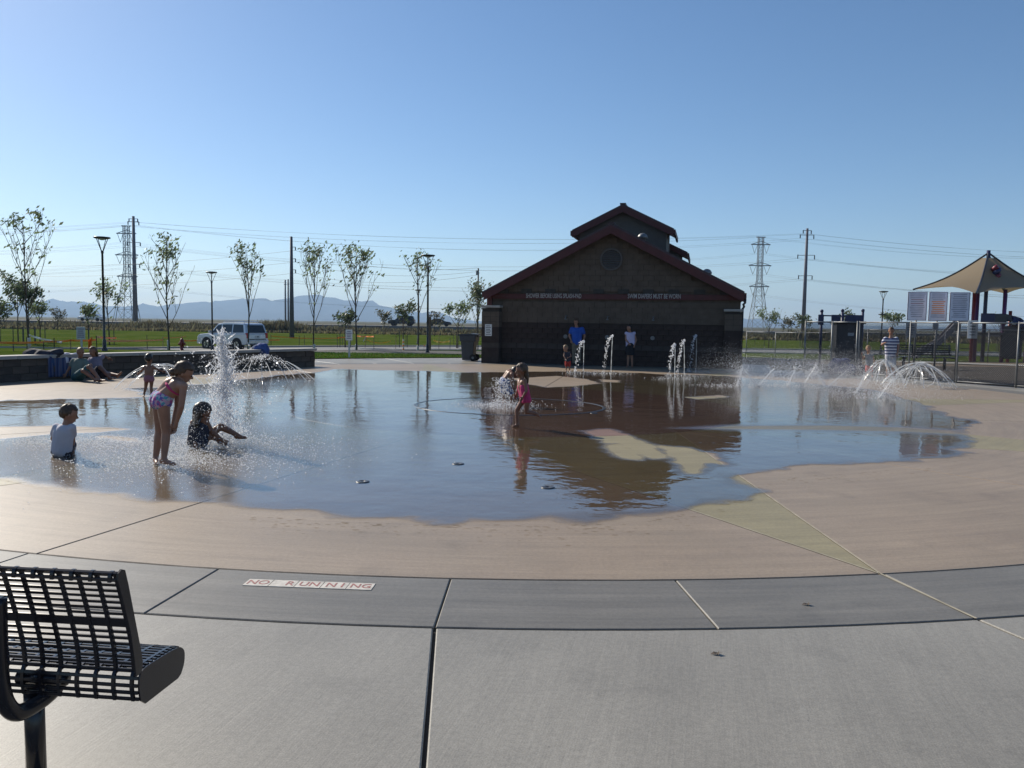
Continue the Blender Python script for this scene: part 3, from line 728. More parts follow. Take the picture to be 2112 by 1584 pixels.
# ================================================================== SEAT WALL
WL = catmull([(-16.2, 8, 0), (-14.2, 13, 0), (-11.95, 18.4, 0), (-10.8, 20.6, 0), (-9.2, 22.96, 0), (-6.67, 26.92, 0)], 24)
cum = [0]
for a, b in zip(WL, WL[1:]): cum.append(cum[-1]+(b-a).length)
def on_wall(s):
    for i in range(len(WL)-1):
        if s <= cum[i+1]:
            t = (s-cum[i])/(cum[i+1]-cum[i]); d = (WL[i+1]-WL[i]).normalized(); return WL[i].lerp(WL[i+1], t), d
    return WL[-1], (WL[-1]-WL[-2]).normalized()
TOT = cum[-1]
sw = empty('seat_wall', WL[-1], 0, 'low curved block seat wall with pale capstones along the lawn edge', 'seat wall')
protos = {}
core = MB(); WT = .42
for k in range(60):
    p, d = on_wall(TOT*k/59); n = Vector((-d.y, d.x, 0)); core.v += [tuple(p+n*.02), tuple(p+n*.02+Vector((0, 0, .5))), tuple(p+n*.38+Vector((0, 0, .5))), tuple(p+n*.38)]
    if k:
        b = 4*(k-1)
        for j in range(4): core.f.append((b+j, b+(j+1) % 4, b+4+(j+1) % 4, b+4+j)); core.m.append(0)
e = len(core.v)-4; core.f.append((e, e+1, e+2, e+3)); core.m.append(0)
core.build('wall_core', M['mortar'], sw, world=True, fix=True)
BL = .41
for row in range(3):
    s = TOT-(.02 if row != 1 else .22)
    while s > .5:
        p, d = on_wall(s-BL/2); mm = random.choice(['wallblock', 'wallblock', 'wallblock2'])
        if mm not in protos:
            mb = MB(); mb.box((0, .2, 0), (BL-.012, .40, .165)); o = mb.build('block', M[mm], sw, bevel=.012); protos[mm] = o
        else: o = inst('block', protos[mm], sw, (0, 0, 0))
        o.location = p+Vector((0, 0, .086+row*.175))-Vector(sw.location)+Vector((-d.y, d.x, 0))*random.uniform(-.008, .008); o.rotation_euler = (0, 0, math.atan2(d.y, d.x))
        s -= BL
    if row == 1:
        p, d = on_wall(TOT-.1); mb = MB(); mb.box((0, .2, 0), (.2, .4, .165)); o = mb.build('block', M['wallblock2'], sw, bevel=.012); o.location = p+Vector((0, 0, .261))-Vector(sw.location); o.rotation_euler = (0, 0, math.atan2(d.y, d.x))
s = TOT+.05; cp = None
while s > .8:
    p, d = on_wall(s-.4)
    if cp is None: mb = MB(); mb.box((0, .2, 0), (.795, .50, .085)); cp = mb.build('capstone', M['cap'], sw, bevel=.012); o = cp
    else: o = inst('capstone', cp, sw, (0, 0, 0))
    o.location = p+Vector((0, 0, .572))-Vector(sw.location); o.rotation_euler = (0, 0, math.atan2(d.y, d.x)); s -= .8

# ================================================================== TREES
def tree(name, base, H, cw, seed, leafm, label, nleaf=700, lsz=.12, trunk_r=.045, bare=.35, fork=11, lean=0, guard=False, up=1.0, cat='tree', group=None, stakes=0, leafdens=1.0, topbias=.5):
    rnd = random.Random(seed); root = empty(name, base, 0, label, cat, group); cw = cw*1.4; tall = name == 'young_tree'
    wood = MB(); tips = []
    def limb(p, d, L, r, depth):
        pts = [p]; q = Vector(p); dd = Vector(d); n = 6
        for i in range(n):
            dd = (dd+Vector((rnd.uniform(-.13, .13), rnd.uniform(-.13, .13), .09*up))).normalized(); q = q+dd*L/n; pts.append(q.copy())
        wood.tube(pts, [max(.006, r*(1-.75*i/n)) for i in range(n+1)], 5)
        for i in range(2, n+1): tips.append((pts[i], depth, i/n))
        if depth < 2:
            for k in range(rnd.randint(3, 4) if depth == 0 else rnd.randint(1, 3)):
                i = rnd.randint(2, n-1); a = rnd.uniform(0, 6.28); side = Vector((math.cos(a), math.sin(a), .75)).normalized()
                limb(pts[i], (dd*.7+side*.7).normalized(), L*rnd.uniform(.3, .5), r*.45, depth+1)
    tp = []; n = 10; q = Vector((0, 0, -.05))
    for i in range(n+1):
        t = i/n; tp.append(Vector((lean*t*H+.05*H*.15*math.sin(t*5+seed), .04*H*.15*math.sin(t*4+seed*2), H*.93*t-.05)))
    wood.tube(tp, [trunk_r*(1-.86*i/n)+.004 for i in range(n+1)], 7)
    for i in range(5, n+1): tips.append((tp[i], 0, i/n)); tips.append((tp[i], 1, i/n))
    for k in range(fork):
        t = bare+(0.86-bare)*k/(fork-1)+rnd.uniform(-.02, .02); i = min(n-1, int(t*n)); p = tp[i].lerp(tp[i+1], t*n-i)
        a = k*2.4+rnd.uniform(-.4, .4); spread = cw*(1-.6*max(0, (t-bare)/(1-bare)))
        L = min(H*(1-t)*.85, H*.48); o = min(1.3, spread/max(.3, L))
        d = Vector((math.cos(a)*o, math.sin(a)*o, 1.0)).normalized()
        limb(p, d, math.hypot(spread, L)*rnd.uniform(.7, 1.0), trunk_r*.5, 0 if L > 1 else 1)
    wood.build('trunk', M['bark'], root, True)
    V = []; Fc = []
    cl = [t for t in tips if t[0].z > H*(bare+.10) and (t[2] > .97 or rnd.random() < (.10 if tall else .3))]
    cl.sort(key=lambda t: t[0].z); cl = [t for i, t in enumerate(cl) if rnd.random() < (topbias+(1-topbias)*i/len(cl))*leafdens]
    per = max(2, int((.42 if tall else .36)*nleaf/max(1, len(cl))))
    for (p, dep, t) in cl:
        k = rnd.randint(1, 2*per) if rnd.random() < .8 else 0
        for _ in range(k):
            c = p+Vector((rnd.gauss(0, 1), rnd.gauss(0, 1), rnd.gauss(-.2, .8)))*lsz*1.1
            nrm = Vector((rnd.gauss(0, 1), rnd.gauss(0, 1), rnd.gauss(0, .8))).normalized(); u_ = nrm.orthogonal().normalized(); v_ = nrm.cross(u_)
            s = lsz*rnd.uniform(.55, 1.15); b = len(V); V += [c-u_*s, c-v_*s*.42, c+u_*s, c+v_*s*.42]; Fc.append((b, b+1, b+2, b+3))
    me = bpy.data.meshes.new('crown'); me.from_pydata(V, [], Fc); me.materials.append(leafm)
    o = bpy.data.objects.new('crown', me); COL.objects.link(o); o.parent = root; o['kind'] = 'stuff'
    if guard:
        mb = MB(); mb.lathe([(trunk_r*1.5, -.05), (trunk_r*1.5, .55), (trunk_r*1.35, .56)], (0, 0, 0), 10); mb.build('trunk_guard', M['guard'], root, True)
    for k in range(stakes):
        a = 2*math.pi*k/stakes+seed; mb = MB(); mb.box((.42*math.cos(a), .42*math.sin(a), .62), (.045, .045, 1.4)); mb.build('stake', M['darksteel'], root)
    return root
def tr(u, vtop, Y, *a, **k):
    p = onground(u, Y); H = zat(u, vtop, Y)-p.z; return p, H
YT = 'young trees along the street'
for i, (u, vt, Y, cwpx, sd_, lab, kw) in enumerate([
    (60, 425, 37, 58, 3, 'tallest young tree at the left edge with leaves only on its upper twigs', dict(lean=-.03, nleaf=800, bare=.30, fork=10)),
    (347, 473, 41, 50, 8, 'young vase-shaped tree left of the silver car beside the red hydrant', dict(nleaf=1000, bare=.22, fork=13)),
    (512, 498, 44, 36, 12, 'slim young tree standing in front of the silver car', dict(nleaf=850, bare=.34, fork=10)),
    (648, 491, 46, 36, 17, 'slim young tree at the right end of the seat wall', dict(nleaf=900, bare=.26, fork=12, up=1.3)),
    (735, 498, 44, 44, 21, 'leafy young tree behind the white post sign on the grass strip', dict(nleaf=1250, bare=.32, fork=14)),
    (862, 505, 46, 34, 25, 'thin half-bare young tree beside the tall lamp near the building', dict(nleaf=520, bare=.42, fork=8))]):
    p, H = tr(u, vt, Y); tree('young_tree', p, H, cwpx/1643*Y, sd_, M['leaf'], lab, lsz=.125, guard=True, group=YT, **kw)
p, H = tr(985, 573, 60); tree('young_tree', p, H, 26/1643*60, 33, M['leafpale'], 'pale leafy tree beside the wooden pole left of the building', nleaf=2200, lsz=.14, bare=.2, fork=14, group=YT, topbias=.9)
SHR = 'small staked trees on the lawn'
for (u, vt, Y, cwpx, sd_, lm, lab, nl, bare_) in [
    (60, 580, 58, 30, 41, 'leafdark', 'dense dark staked tree in the clump behind the tall left tree', 2600, .42),
    (38, 570, 62, 30, 42, 'leafdark', 'dark bushy staked tree, top of the clump at the left edge', 2600, .42),
    (0, 618, 62, 26, 43, 'leafdark', 'dark small staked tree cut off by the left edge', 1500, .4),
    (82, 618, 64, 18, 44, 'leaf', 'loose small tree at the right side of the dark clump', 900, .4),
    (224, 576, 60, 40, 45, 'leaf', 'open-crowned staked tree behind the tall left street lamp', 1500, .3),
    (183, 622, 64, 18, 46, 'leaf', 'low sparse staked tree left of the open-crowned staked tree', 600, .4),
    (712, 640, 62, 24, 47, 'leafdark', 'small round dark staked tree behind the white post sign', 1500, .45),
    (832, 625, 64, 26, 48, 'leafdark', 'dark pointed staked tree in front of the far dark car', 1600, .4),
    (944, 620, 64, 24, 49, 'leaf', 'loose small staked tree left of the grey wheeled bin', 700, .4),
    (1586, 641, 80, 22, 50, 'leaf', 'small loose tree beside the right lattice pylon', 1100, .4),
    (1655, 650, 84, 16, 51, 'leafdark', 'small dark tree at the foot of the right steel pole', 600, .4),
    (1745, 642, 70, 18, 52, 'leafdark', 'small tree rising behind the dark kiosk', 900, .5),
    (1840, 646, 70, 20, 53, 'leaf', 'small flat-topped tree right of the far right lamp', 1100, .66),
    (2062, 655, 80, 26, 54, 'leaf', 'small tree behind the playground at the right edge', 900, .5)]:
    p, H = tr(u, vt, Y); tree('small_tree', p, H, cwpx/1643*Y, sd_, M[lm], lab, nleaf=nl, lsz=.15, bare=bare_, trunk_r=.05, fork=9, group=SHR, stakes=2, topbias=.95)
for (u, vt, Y, sd_, lab) in [(120, 636, 118, 61, 'bare weedy sapling in the scrub right of the left tree clump'), (792, 640, 120, 62, 'thin sapling in the scrub left of the far dark car'), (896, 644, 118, 63, 'thin sapling in the scrub right of the tall lamp'), (1625, 655, 118, 64, 'low weedy sapling in the scrub by the right pylon')]:
    p, H = tr(u, vt, Y); tree('sapling', p, H, 1.2, sd_, M['scrub'], lab, nleaf=500, lsz=.2, bare=.2, trunk_r=.05, fork=8, topbias=.9)

# ================================================================== STREET LAMPS
def lamp_parts(root, H):
    mb = MB(); mb.lathe([(.13, -.25), (.13, .12), (.085, .2), (.075, .5), (.055, .55), (.045, H-.75), (.06, H-.74), (.06, H-.62)], n=12); mb.build('pole', M['black'], root, True)
    mb = MB()
    for k in range(4):
        a = math.pi/4+k*math.pi/2; mb.tube([(.04*math.cos(a), .04*math.sin(a), H-.66), (.29*math.cos(a), .29*math.sin(a), H-.06)], .016, 6)
    mb.build('bracket', M['black'], root)
    mb = MB(); mb.lathe([(.02, H-.1), (.30, H-.09), (.36, H-.055), (.34, H-.02), (.14, H), (.01, H+.005)], n=20); mb.build('lamp_head', M['darksteel'], root, True)
    mb = MB(); mb.lathe([(.05, H-.16), (.17, H-.12), (.17, H-.10)], n=14); mb.build('lens', M['white'], root, True)
LH = 5.15
lamps = [(215, 488, 'tall black street lamp behind the seat wall beside the left trees'), (438, 560, 'black street lamp in front of the silver car hood'), (882, 525, 'black street lamp left of the building overlapping a thin tree'), (862, 597, 'farther small street lamp just left of the tall lamp by the building'), (1818, 600, 'distant street lamp with a ring collar beyond the right fence')]
l0 = None
for u, vt, lab in lamps:
    Y = 45.0
    for _ in range(12):
        p = onground(u, Y); need = zat(u, vt, Y)-p.z; Y *= LH/need
        Y = min(Y, 110)
    p = onground(u, Y)
    if l0 is None: l0 = empty('street_lamp', p, .3, lab, 'street lamp', 'street lamps'); lamp_parts(l0, LH); o = l0
    else: o = dup(l0, p, random.uniform(0, 1.5), lab)
    if u == 1818: mb = MB(); mb.lathe([(.09, 3.2), (.3, 3.22), (.3, 3.30), (.09, 3.32)], n=14); mb.build('collar', M['darksteel'], o)

# ================================================================== POWER LINES
def lattice_tower(u, vtop, Y, label):
    p = onground(u, Y); H = zat(u, vtop, Y)-p.z; root = empty('transmission_tower', p, 0, label, 'pylon', 'lattice pylons'); s = H/45
    wid = lambda z: (4.1-3.0*min(1, z/(25*s)))*s if z < 25*s else 1.1*s
    mb = MB(); lv = [0, 6, 12, 17, 21, 25, 28, 31, 34, 37, 40, 43, 45]
    for sx, sy in ((-1, -1), (1, -1), (1, 1), (-1, 1)):
        for a, b in zip(lv, lv[1:]): mb.bar((sx*wid(a*s), sy*wid(a*s), a*s), (sx*wid(b*s), sy*wid(b*s), b*s), .22*s)
    mb.build('leg', M['lattice'], root); mb = MB()
    for a, b in zip(lv, lv[1:]):
        A, B = wid(a*s), wid(b*s)
        for (x0, y0), (x1, y1) in (((-1, -1), (1, -1)), ((1, -1), (1, 1)), ((1, 1), (-1, 1)), ((-1, 1), (-1, -1))):
            mb.bar((x0*A, y0*A, a*s), (x1*B, y1*B, b*s), .11*s); mb.bar((x1*A, y1*A, a*s), (x0*B, y0*B, b*s), .11*s); mb.bar((x0*B, y0*B, b*s), (x1*B, y1*B, b*s), .11*s)
    mb.build('bracing', M['lattice'], root)
    pts = []
    for z, w in ((41.5, 4.6), (31.5, 5.4), (21.5, 4.8)):
        mb = MB(); mb.bar((-w*s, 0, z*s), (w*s, 0, z*s), .45*s); mb.bar((-w*s, 0, z*s), (0, 0, (z+1.6)*s), .25*s); mb.bar((w*s, 0, z*s), (0, 0, (z+1.6)*s), .25*s); a = mb.build('crossarm', M['lattice'], root)
        for sd in (-1, 1):
            mb = MB(); mb.bar((sd*w*.92*s, 0, z*s), (sd*w*.62*s, 0, (z-4.2)*s), .16*s); mb.bar((sd*w*.36*s, 0, (z-.3)*s), (sd*w*.62*s, 0, (z-4.2)*s), .16*s); mb.build('insulator', M['lattice'], a); pts.append(p+Vector((sd*w*.62*s, 0, (z-4.2)*s)))
    mb = MB(); mb.bar((-2.2*s, 0, H), (2.2*s, 0, H), .4*s); mb.build('top_beam', M['lattice'], root)
    return pts+[p+Vector((-2*s, 0, H)), p+Vector((2*s, 0, H))]
def steel_pole(u, vtop, Y, label, arms, wpx):
    p = onground(u, Y); H = zat(u, vtop, Y)-p.z; k = Y/1643; root = empty('power_pole', p, R(20), label, 'power pole', 'tall power poles')
    mb = MB(); mb.lathe([(wpx*k*.5, -.5), (wpx*k*.26, H)], n=14); mb.build('pole', M['weather'], root, True); pts = []
    for vz, w, one in arms:
        z = zat(u, vz, Y)-p.z; w = w*k
        mb = MB(); mb.bar((0 if one else -w, 0, z+.03*w), (w, 0, z+.12*w), .5*k*2); mb.build('crossarm', M['weather'], root)
        for sd in ((1,) if one else (-1, 1)):
            mb = MB(); mb.tube([(sd*w, 0, z+.1*w), (sd*w, 0, z-6*k)], 1.1*k, 6); mb.build('insulator', M['darksteel'], root); q = Matrix.Rotation(R(20), 3, 'Z')@Vector((sd*w, 0, z-6*k)); pts.append(p+q)
    return pts
TA = lattice_tower(265, 466, 385, 'distant lattice pylon beside the tall steel pole on the left')
TB = lattice_tower(1562, 489, 400, 'distant lattice pylon right of the building')
PA = steel_pole(280, 446, 315, 'tall dark steel power pole beside the left lattice pylon', [(452, 8, 0), (458, 10, 0), (501, 12, 0), (546, 10, 0)], 10)
PB = steel_pole(1656, 471, 320, 'tall bluish steel power pole right of the right lattice pylon', [(476, 10, 0), (486, 17, 0), (528, 21, 0), (570, 17, 0)], 9)
PC = steel_pole(602, 488, 92, 'thick bare power pole in the lawn right of the silver car', [(510, 8, 1), (534, 8, 1), (557, 8, 1)], 10)
for u, vt, Y, lab in ((589, 577, 290, 'left of two thin distant poles behind the thick power pole'), (595, 576, 296, 'right of two thin distant poles behind the thick power pole'), (985, 553, 76, 'wooden pole rising beside the pale tree left of the building')):
    p = onground(u, Y); H = zat(u, vt, Y)-p.z; k = Y/1643; root = empty('utility_pole', p, 0, lab, 'utility pole')
    mb = MB(); mb.lathe([(1.9*k, -.5), (1.5*k, H)], n=8); mb.build('pole', M['wood'] if u == 985 else M['weather'], root, True)
    mb = MB(); mb.box((0, 0, H-10*k), (5*k, 1.2*k, 1.2*k)); mb.build('crossarm', M['darksteel'], root)
    if u == 985: mb = MB(); mb.lathe([(2.6*k, H-14*k), (2.6*k, H-5*k)], (-2.2*k, -1*k, 0), 8); mb.build('transformer', M['steel'], root)
WG = 'power lines across the sky'
def wire(a, b, sag, r, n=22, lab=''):
    pts = [a.lerp(b, i/n)-Vector((0, 0, sag*4*(i/n)*(1-i/n))) for i in range(n+1)]
    mb = MB(); mb.tube(pts, r, 4, False); o = mb.build('power_line', M['wire'], None); tag(o, lab, 'power line', WG)
for A, B, sag, nm in ((TA, TB, 9, 'lattice pylons'), (PA, PB, 7, 'tall steel poles')):
    d = (B[0]-A[0])
    names = ['upper left', 'upper right', 'middle left', 'middle right', 'lower left', 'lower right', 'left top', 'right top'] if A is TA else ['left topmost', 'right topmost', 'left upper', 'right upper', 'left middle', 'right middle', 'left lowest', 'right lowest']
    for a, b, q in zip(A, B, names):
        wire(a, b, sag*(.6 if 'top' in q else 1), .024, lab=f'thin power line on the {q} arm between the two {nm}')
        wire(a, a-d*.95+Vector((0, -25, 0)), sag, .024, lab=f'thin power line leaving the left {nm[:-1]} leftwards from its {q} arm')
        wire(b, b+d*.95+Vector((0, -15, 0)), sag, .024, lab=f'thin power line leaving the right {nm[:-1]} rightwards from its {q} arm')
for q, k in zip(PC, ('top', 'middle', 'bottom')):
    wire(q, at(985, 560, 76)+Vector((0, 0, (q.z-PC[1].z)*.25)), .9, .012, lab=f'thin power line from the {k} arm of the thick bare pole to the wooden pole')
    wire(q, q+Vector((-60, 22, -.4)), 1.2, .012, lab=f'thin power line from the {k} arm of the thick bare pole running off left')

# ================================================================== PARKED CARS
def make_suv(root, paint, detail=True):
    """local +x = forward; 4.85 long, 1.9 wide, 1.9 high"""
    Lh = 2.42
    def shell(name, prof, hw, tf, m, parent, bev=.05):
        mb = MB(); n = len(prof)
        A = [(x, -hw*tf(z), z) for x, z in prof]; B = [(x, hw*tf(z), z) for x, z in prof]
        mb.add(A+B, [tuple(range(n)), tuple(range(2*n-1, n-1, -1))]+[((i+1) % n, i, n+i, n+(i+1) % n) for i in range(n)])
        return mb.build(name, m, parent, fix=True, bevel=bev)
    tf = lambda z: 1.0 if z < 1.05 else 1.0-.14*min(1, (z-1.05)/.75)
    body = shell('body', [(-2.38, .42), (-2.42, .62), (-2.40, 1.12), (.95, 1.14), (1.3, 1.10), (2.2, 1.02), (2.38, .88), (2.42, .55), (2.36, .36), (-2.3, .36)], .95, tf, paint, root)
    shell('cabin', [(-2.38, 1.10), (-2.18, 1.74), (-2.0, 1.83), (-.2, 1.86), (.42, 1.78), (1.12, 1.13)], .94, tf, paint, root)
    def side_glass(poly):
        for s in (-1, 1):
            mb = MB(); P = [(x, s*(.94*tf(z)+.008), z) for x, z in poly]; Q = [(x, s*(.94*tf(z)-.03), z) for x, z in poly]; n = len(P)
            mb.add(P+Q, [tuple(range(n)), tuple(range(2*n-1, n-1, -1))]+[(i, (i+1) % n, n+(i+1) % n, n+i) for i in range(n)]); mb.build('window', M['glass'], root, fix=True)
    for poly in ([(.06, 1.18), (.92, 1.18), (.42, 1.66), (.06, 1.72)], [(-.98, 1.18), (-.04, 1.18), (-.04, 1.72), (-.98, 1.74)], [(-2.12, 1.2), (-1.08, 1.18), (-1.08, 1.74), (-1.98, 1.72)]): side_glass(poly)
    mb = MB(); mb.prism([(-.74, 1.2), (.74, 1.2), (.66, 1.70), (-.66, 1.70)], 0, .02, M=lambda p: Vector((-2.385+.30*(p.y-1.12)+.0-p.z, p.x, p.y))); mb.build('rear_window', M['glass'], root, fix=True)
    mb = MB(); mb.prism([(-.78, 0), (.78, 0), (.70, 1), (-.70, 1)], 0, .02, M=lambda p: Vector((1.06-.60*p.y+p.z, p.x, 1.17+.57*p.y+p.z))); mb.build('windscreen', M['glass'], root, fix=True)
    for x in (-1.48, 1.45):
        for s in (-1, 1):
            mb = MB(); mb.tube([(x, s*.70, .38), (x, s*.97, .38)], .47, 20); mb.build('wheel_arch', M['tyre'], root)
            wh = MB(); wh.tube([(x, s*.76, .37), (x, s*.80, .37), (x, s*.96, .37), (x, s*.985, .37)], [.34, .375, .375, .34], 22); w = wh.build('wheel', M['tyre'], root)
            if detail:
                mb = MB(); mb.tube([(x, s*.975, .37), (x, s*.992, .37)], .225, 18); mb.build('rim', M['chrome'], w)
                mb = MB()
                for k in range(5): a = k*2*math.pi/5; mb.bar((x, s*.999, .37), (x+.2*math.cos(a), s*.999, .37+.2*math.sin(a)), .05, .02)
                mb.build('spoke', M['darksteel'], w)
    for s in (-1, 1):
        mb = MB(); mb.box((-2.35, s*.83, 1.0), (.16, .2, .36)); mb.build('tail_lamp', M['lens_red'], root, bevel=.02)
        mb = MB(); mb.box((2.27, s*.72, .84), (.22, .36, .18)); mb.build('headlamp', M['chrome'], root, bevel=.03)
        mb = MB(); mb.box((.98, s*1.06, 1.2), (.12, .2, .16)); mb.build('mirror', paint, root, bevel=.03)
        if detail: mb = MB(); mb.tube([(-1.9, s*.66, 1.84), (-1.85, s*.66, 1.93), (-.1, s*.66, 1.95), (.1, s*.66, 1.86)], .02, 6); mb.build('roof_rail', M['chrome'], root)
        if detail:
            for x in (.5, -.55): mb = MB(); mb.box((x-.32, s*.965, 1.02), (.2, .03, .03)); mb.build('door_handle', M['chrome'], root)
    mb = MB(); mb.box((-2.42, 0, .58), (.16, 1.86, .26)); mb.build('bumper', paint, root, bevel=.04)
    mb = MB(); mb.box((2.40, 0, .52), (.16, 1.84, .30)); mb.build('bumper', paint, root, bevel=.04)
    if detail:
        mb = MB(); mb.box((-2.425, 0, .92), (.02, .36, .17)); pl = mb.build('number_plate', M['white'], root)
        mb = MB(); mb.box((-2.437, -.02, .92), (.004, .2, .06)); mb.build('plate_characters', M['darksteel'], pl)
        mb = MB(); mb.box((-2.44, 0, .76), (.03, 1.5, .05)); mb.build('trim', M['darksteel'], root)
p = onground(479, 55)
suv = empty('parked_suv', p+Vector((0, 0, .02)), R(180-29), 'silver sport utility car parked on the street beyond the seat wall', 'car'); make_suv(suv, M['carpaint'])
def hw_car(u, Y, rz, paint, label, sedan=False):
    q = at(u, 660, Y); root = empty('highway_car', (q.x, Y, gz(0, Y)+1.36), rz, label, 'car', 'cars on the far highway')
    if sedan:
        mb = MB(); mb.prism([(-2.3, .3), (-2.3, .85), (-1.7, .95), (-1.0, 1.42), (.3, 1.44), (1.1, .95), (2.1, .82), (2.3, .6), (2.3, .3)], -.85, .85, M=lambda p: Vector((p.x, p.z, p.y))); mb.build('body', paint, root, fix=True, bevel=.06)
        for x0, x1 in ((-1.3, -.35), (-.28, .72)):
            mb = MB(); mb.prism([(x0, .95), (x1, .95), (min(x1, .25), 1.36), (max(x0, -.95), 1.36)], -.86, .86, M=lambda p: Vector((p.x, p.z, p.y))); mb.build('window', M['glass'], root, fix=True)
        for x in (-1.4, 1.35):
            for s in (-1, 1): mb = MB(); mb.tube([(x, s*.7, .32), (x, s*.9, .32)], .32, 16); mb.build('wheel', M['tyre'], root)
    else: make_suv(root, paint, False)
hw_car(829, 148, R(180), M['cardark'], 'dark sport utility car on the far highway behind the pointed staked tree')
hw_car(906, 148, R(0), M['cardark'], 'dark blue saloon on the far highway right of the tall lamp', True)
hw_car(190, 148, R(180), M['carpaint'], 'pale car on the far highway left of the tall left lamp', True)

# ================================================================== STAKES, TAPE, SIGNS, HYDRANT, BIN
def spos(u, vb): return G(u, vb)
stk0 = None
STK = [(91, 705, 728), (112, 697, 727), (146, 701, 724), (200, 692, 725), (304, 691, 722), (336, 694, 720), (559, 690, 715), (617, 692, 716), (628, 692, 716), (696, 690, 718), (706, 690, 716), (752, 690, 719), (771, 690, 722), (816, 692, 721), (837, 693, 716), (905, 692, 722), (928, 697, 722), (936, 692, 712), (1557, 694, 712), (28, 700, 726), (56, 695, 722), (425, 700, 716)]
near = {91: 'left of the blue towel', 112: 'just above the dark bag on the wall', 146: 'behind the white towel on the wall', 200: 'left of the tall lamp foot', 304: 'between the tall lamp and the hydrant', 336: 'under the right end of the orange tape near the vase-shaped tree', 559: 'right of the silver car', 617: 'left of the slim tree at the wall end', 628: 'close to the trunk of the slim tree at the wall end', 696: 'left of the white post sign', 706: 'just left of the white post sign, farther back', 752: 'leaning right of the leafy young tree', 771: 'right of the leaning stake', 816: 'left of the striped marker', 837: 'right of the striped marker', 905: 'holding the yellow tape right of the tall lamp', 928: 'at the right end of the yellow tape', 936: 'close to the bin, farther back', 1557: 'at the end of the tape right of the building', 28: 'near the left edge below the dark clump', 56: 'at the foot of the dark clump', 425: 'in front of the car wheel'}
SPT = {}
for u, vt, vb in STK:
    p = G(u, vb); h = zat(u, vt, p.y)-p.z; SPT[u] = (p, h)
    mb = MB(); lean = .14 if u == 752 else random.uniform(-.03, .03); mb.tube([(0, 0, -.2), (lean*h, 0, h)], .022, 6)
    root = mb.build('safety_stake', M['wood'] if u in (336, 752, 816, 905, 146) else M['darksteel']); root.location = p
    tag(root, 'thin upright marker stake '+near[u], 'stake', 'marker stakes round the lawn')
def tape(a, b, sag, m, label, w=.09, twist=.4):
    pts = [a.lerp(b, i/14)-Vector((0, 0, sag*4*(i/14)*(1-i/14))) for i in range(15)]; mb = MB()
    L = []
    for i, p in enumerate(pts):
        an = math.pi/2+twist*math.sin(i*1.3); z = Vector((0, math.cos(an)*w/2, math.sin(an)*w/2)); L.append((p-z, p+z))
    for (a0, a1), (b0, b1) in zip(L, L[1:]): mb.quad(a0, b0, b1, a1)
    o = mb.build('barrier_tape', m); tag(o, label, 'tape', 'barrier tapes round the lawn'); return o
def T(u, v, vb): p = G(u, vb); return at(u, v, p.y)
tape(T(-30, 706, 728), T(91, 706, 728), .02, M['orange'], 'orange tape strung along the left edge in front of the dark clump')
tape(T(60, 691, 722), T(128, 706, 727), .05, M['whitetape'], 'pale loose tape slanting down behind the blue towel')
tape(T(91, 704, 728), T(146, 702, 724), .03, M['orange'], 'orange tape behind the dark bag on the wall')
tape(T(146, 702, 724), T(200, 701, 725), .02, M['orange'], 'orange tape behind the left post sign')
tape(T(200, 695, 725), T(240, 697, 722), .02, M['orange'], 'short upper orange tape crossing the tall lamp pole')
tape(T(212, 703, 724), T(336, 701, 720), .03, M['orange'], 'long orange tape from the tall lamp to the vase-shaped tree', twist=.2)
tape(T(336, 697, 720), T(384, 694, 716), .03, M['orange'], 'faint orange tape rising behind the hydrant', w=.05)
tape(T(378, 703, 716), T(425, 701, 716), .02, M['orange'], 'orange tape between the hydrant and the silver car')
tape(T(550, 701, 716), T(577, 701, 716), .02, M['orange'], 'short orange tape right of the silver car')
tape(T(559, 693, 715), T(700, 697, 718), .1, M['orange'], 'long faint orange tape across the lawn right of the silver car', w=.05)
tape(T(696, 696, 718), T(720, 696, 718), .0, M['orange'], 'orange tape just left of the white post sign')
tape(T(735, 693, 718), T(771, 694, 722), .02, M['orange'], 'orange tape from the leafy young tree to the stake right of it')
tape(T(755, 700, 719), T(806, 703, 719), .22, M['yellow'], 'yellow tape sagging low between the leaning stake and the next')
tape(T(749, 704, 719), T(756, 693, 719), .0, M['whitetape'], 'pale tape tail hanging on the leaning stake', w=.12)
tape(T(816, 692, 721), T(817, 698, 721), .0, M['orange'], 'orange tape knot on the stake left of the striped marker', w=.2)
tape(T(894, 702, 720), T(929, 703, 722), .12, M['yellow'], 'bright yellow tape sagging right of the tall lamp', w=.13)
tape(T(1508, 703, 716), T(1560, 695, 712), .12, M['yellow'], 'yellow tape sagging at the right end of the building')
tape(T(182, 712, 726), T(190, 702, 726), .0, M['orange'], 'crumpled orange pennant behind the seated pair', w=.35)
p = G(832, 729); h = zat(832, 700, p.y)-p.z; root = empty('striped_marker', p, 0, 'orange and white striped marker post on the grass strip', 'marker post')
for k in range(8): mb = MB(); mb.lathe([(.06, h*k/8), (.05, h*(k+1)/8)], n=8); mb.build('stripe', M['orange'] if k % 2 == 0 else M['whitetape'], root)
for u, lab in ((874, 'small red and white flag left of the tall lamp foot'), (886, 'small red and white flag right of the tall lamp foot')):
    p = G(u, 722); root = empty('pin_flag', p, 0, lab, 'flag', 'flags by the lamp foot'); mb = MB(); mb.tube([(0, 0, 0), (.02, 0, .38)], .008, 5); mb.build('rod', M['darksteel'], root)
    for k in range(2): mb = MB(); mb.box((.05, 0, .33-.09*k), (.12, .012, .09), rot=Matrix.Rotation(.4, 3, 'Y')); mb.build('flag_stripe', M['orange'] if k == 0 else M['whitetape'], root)
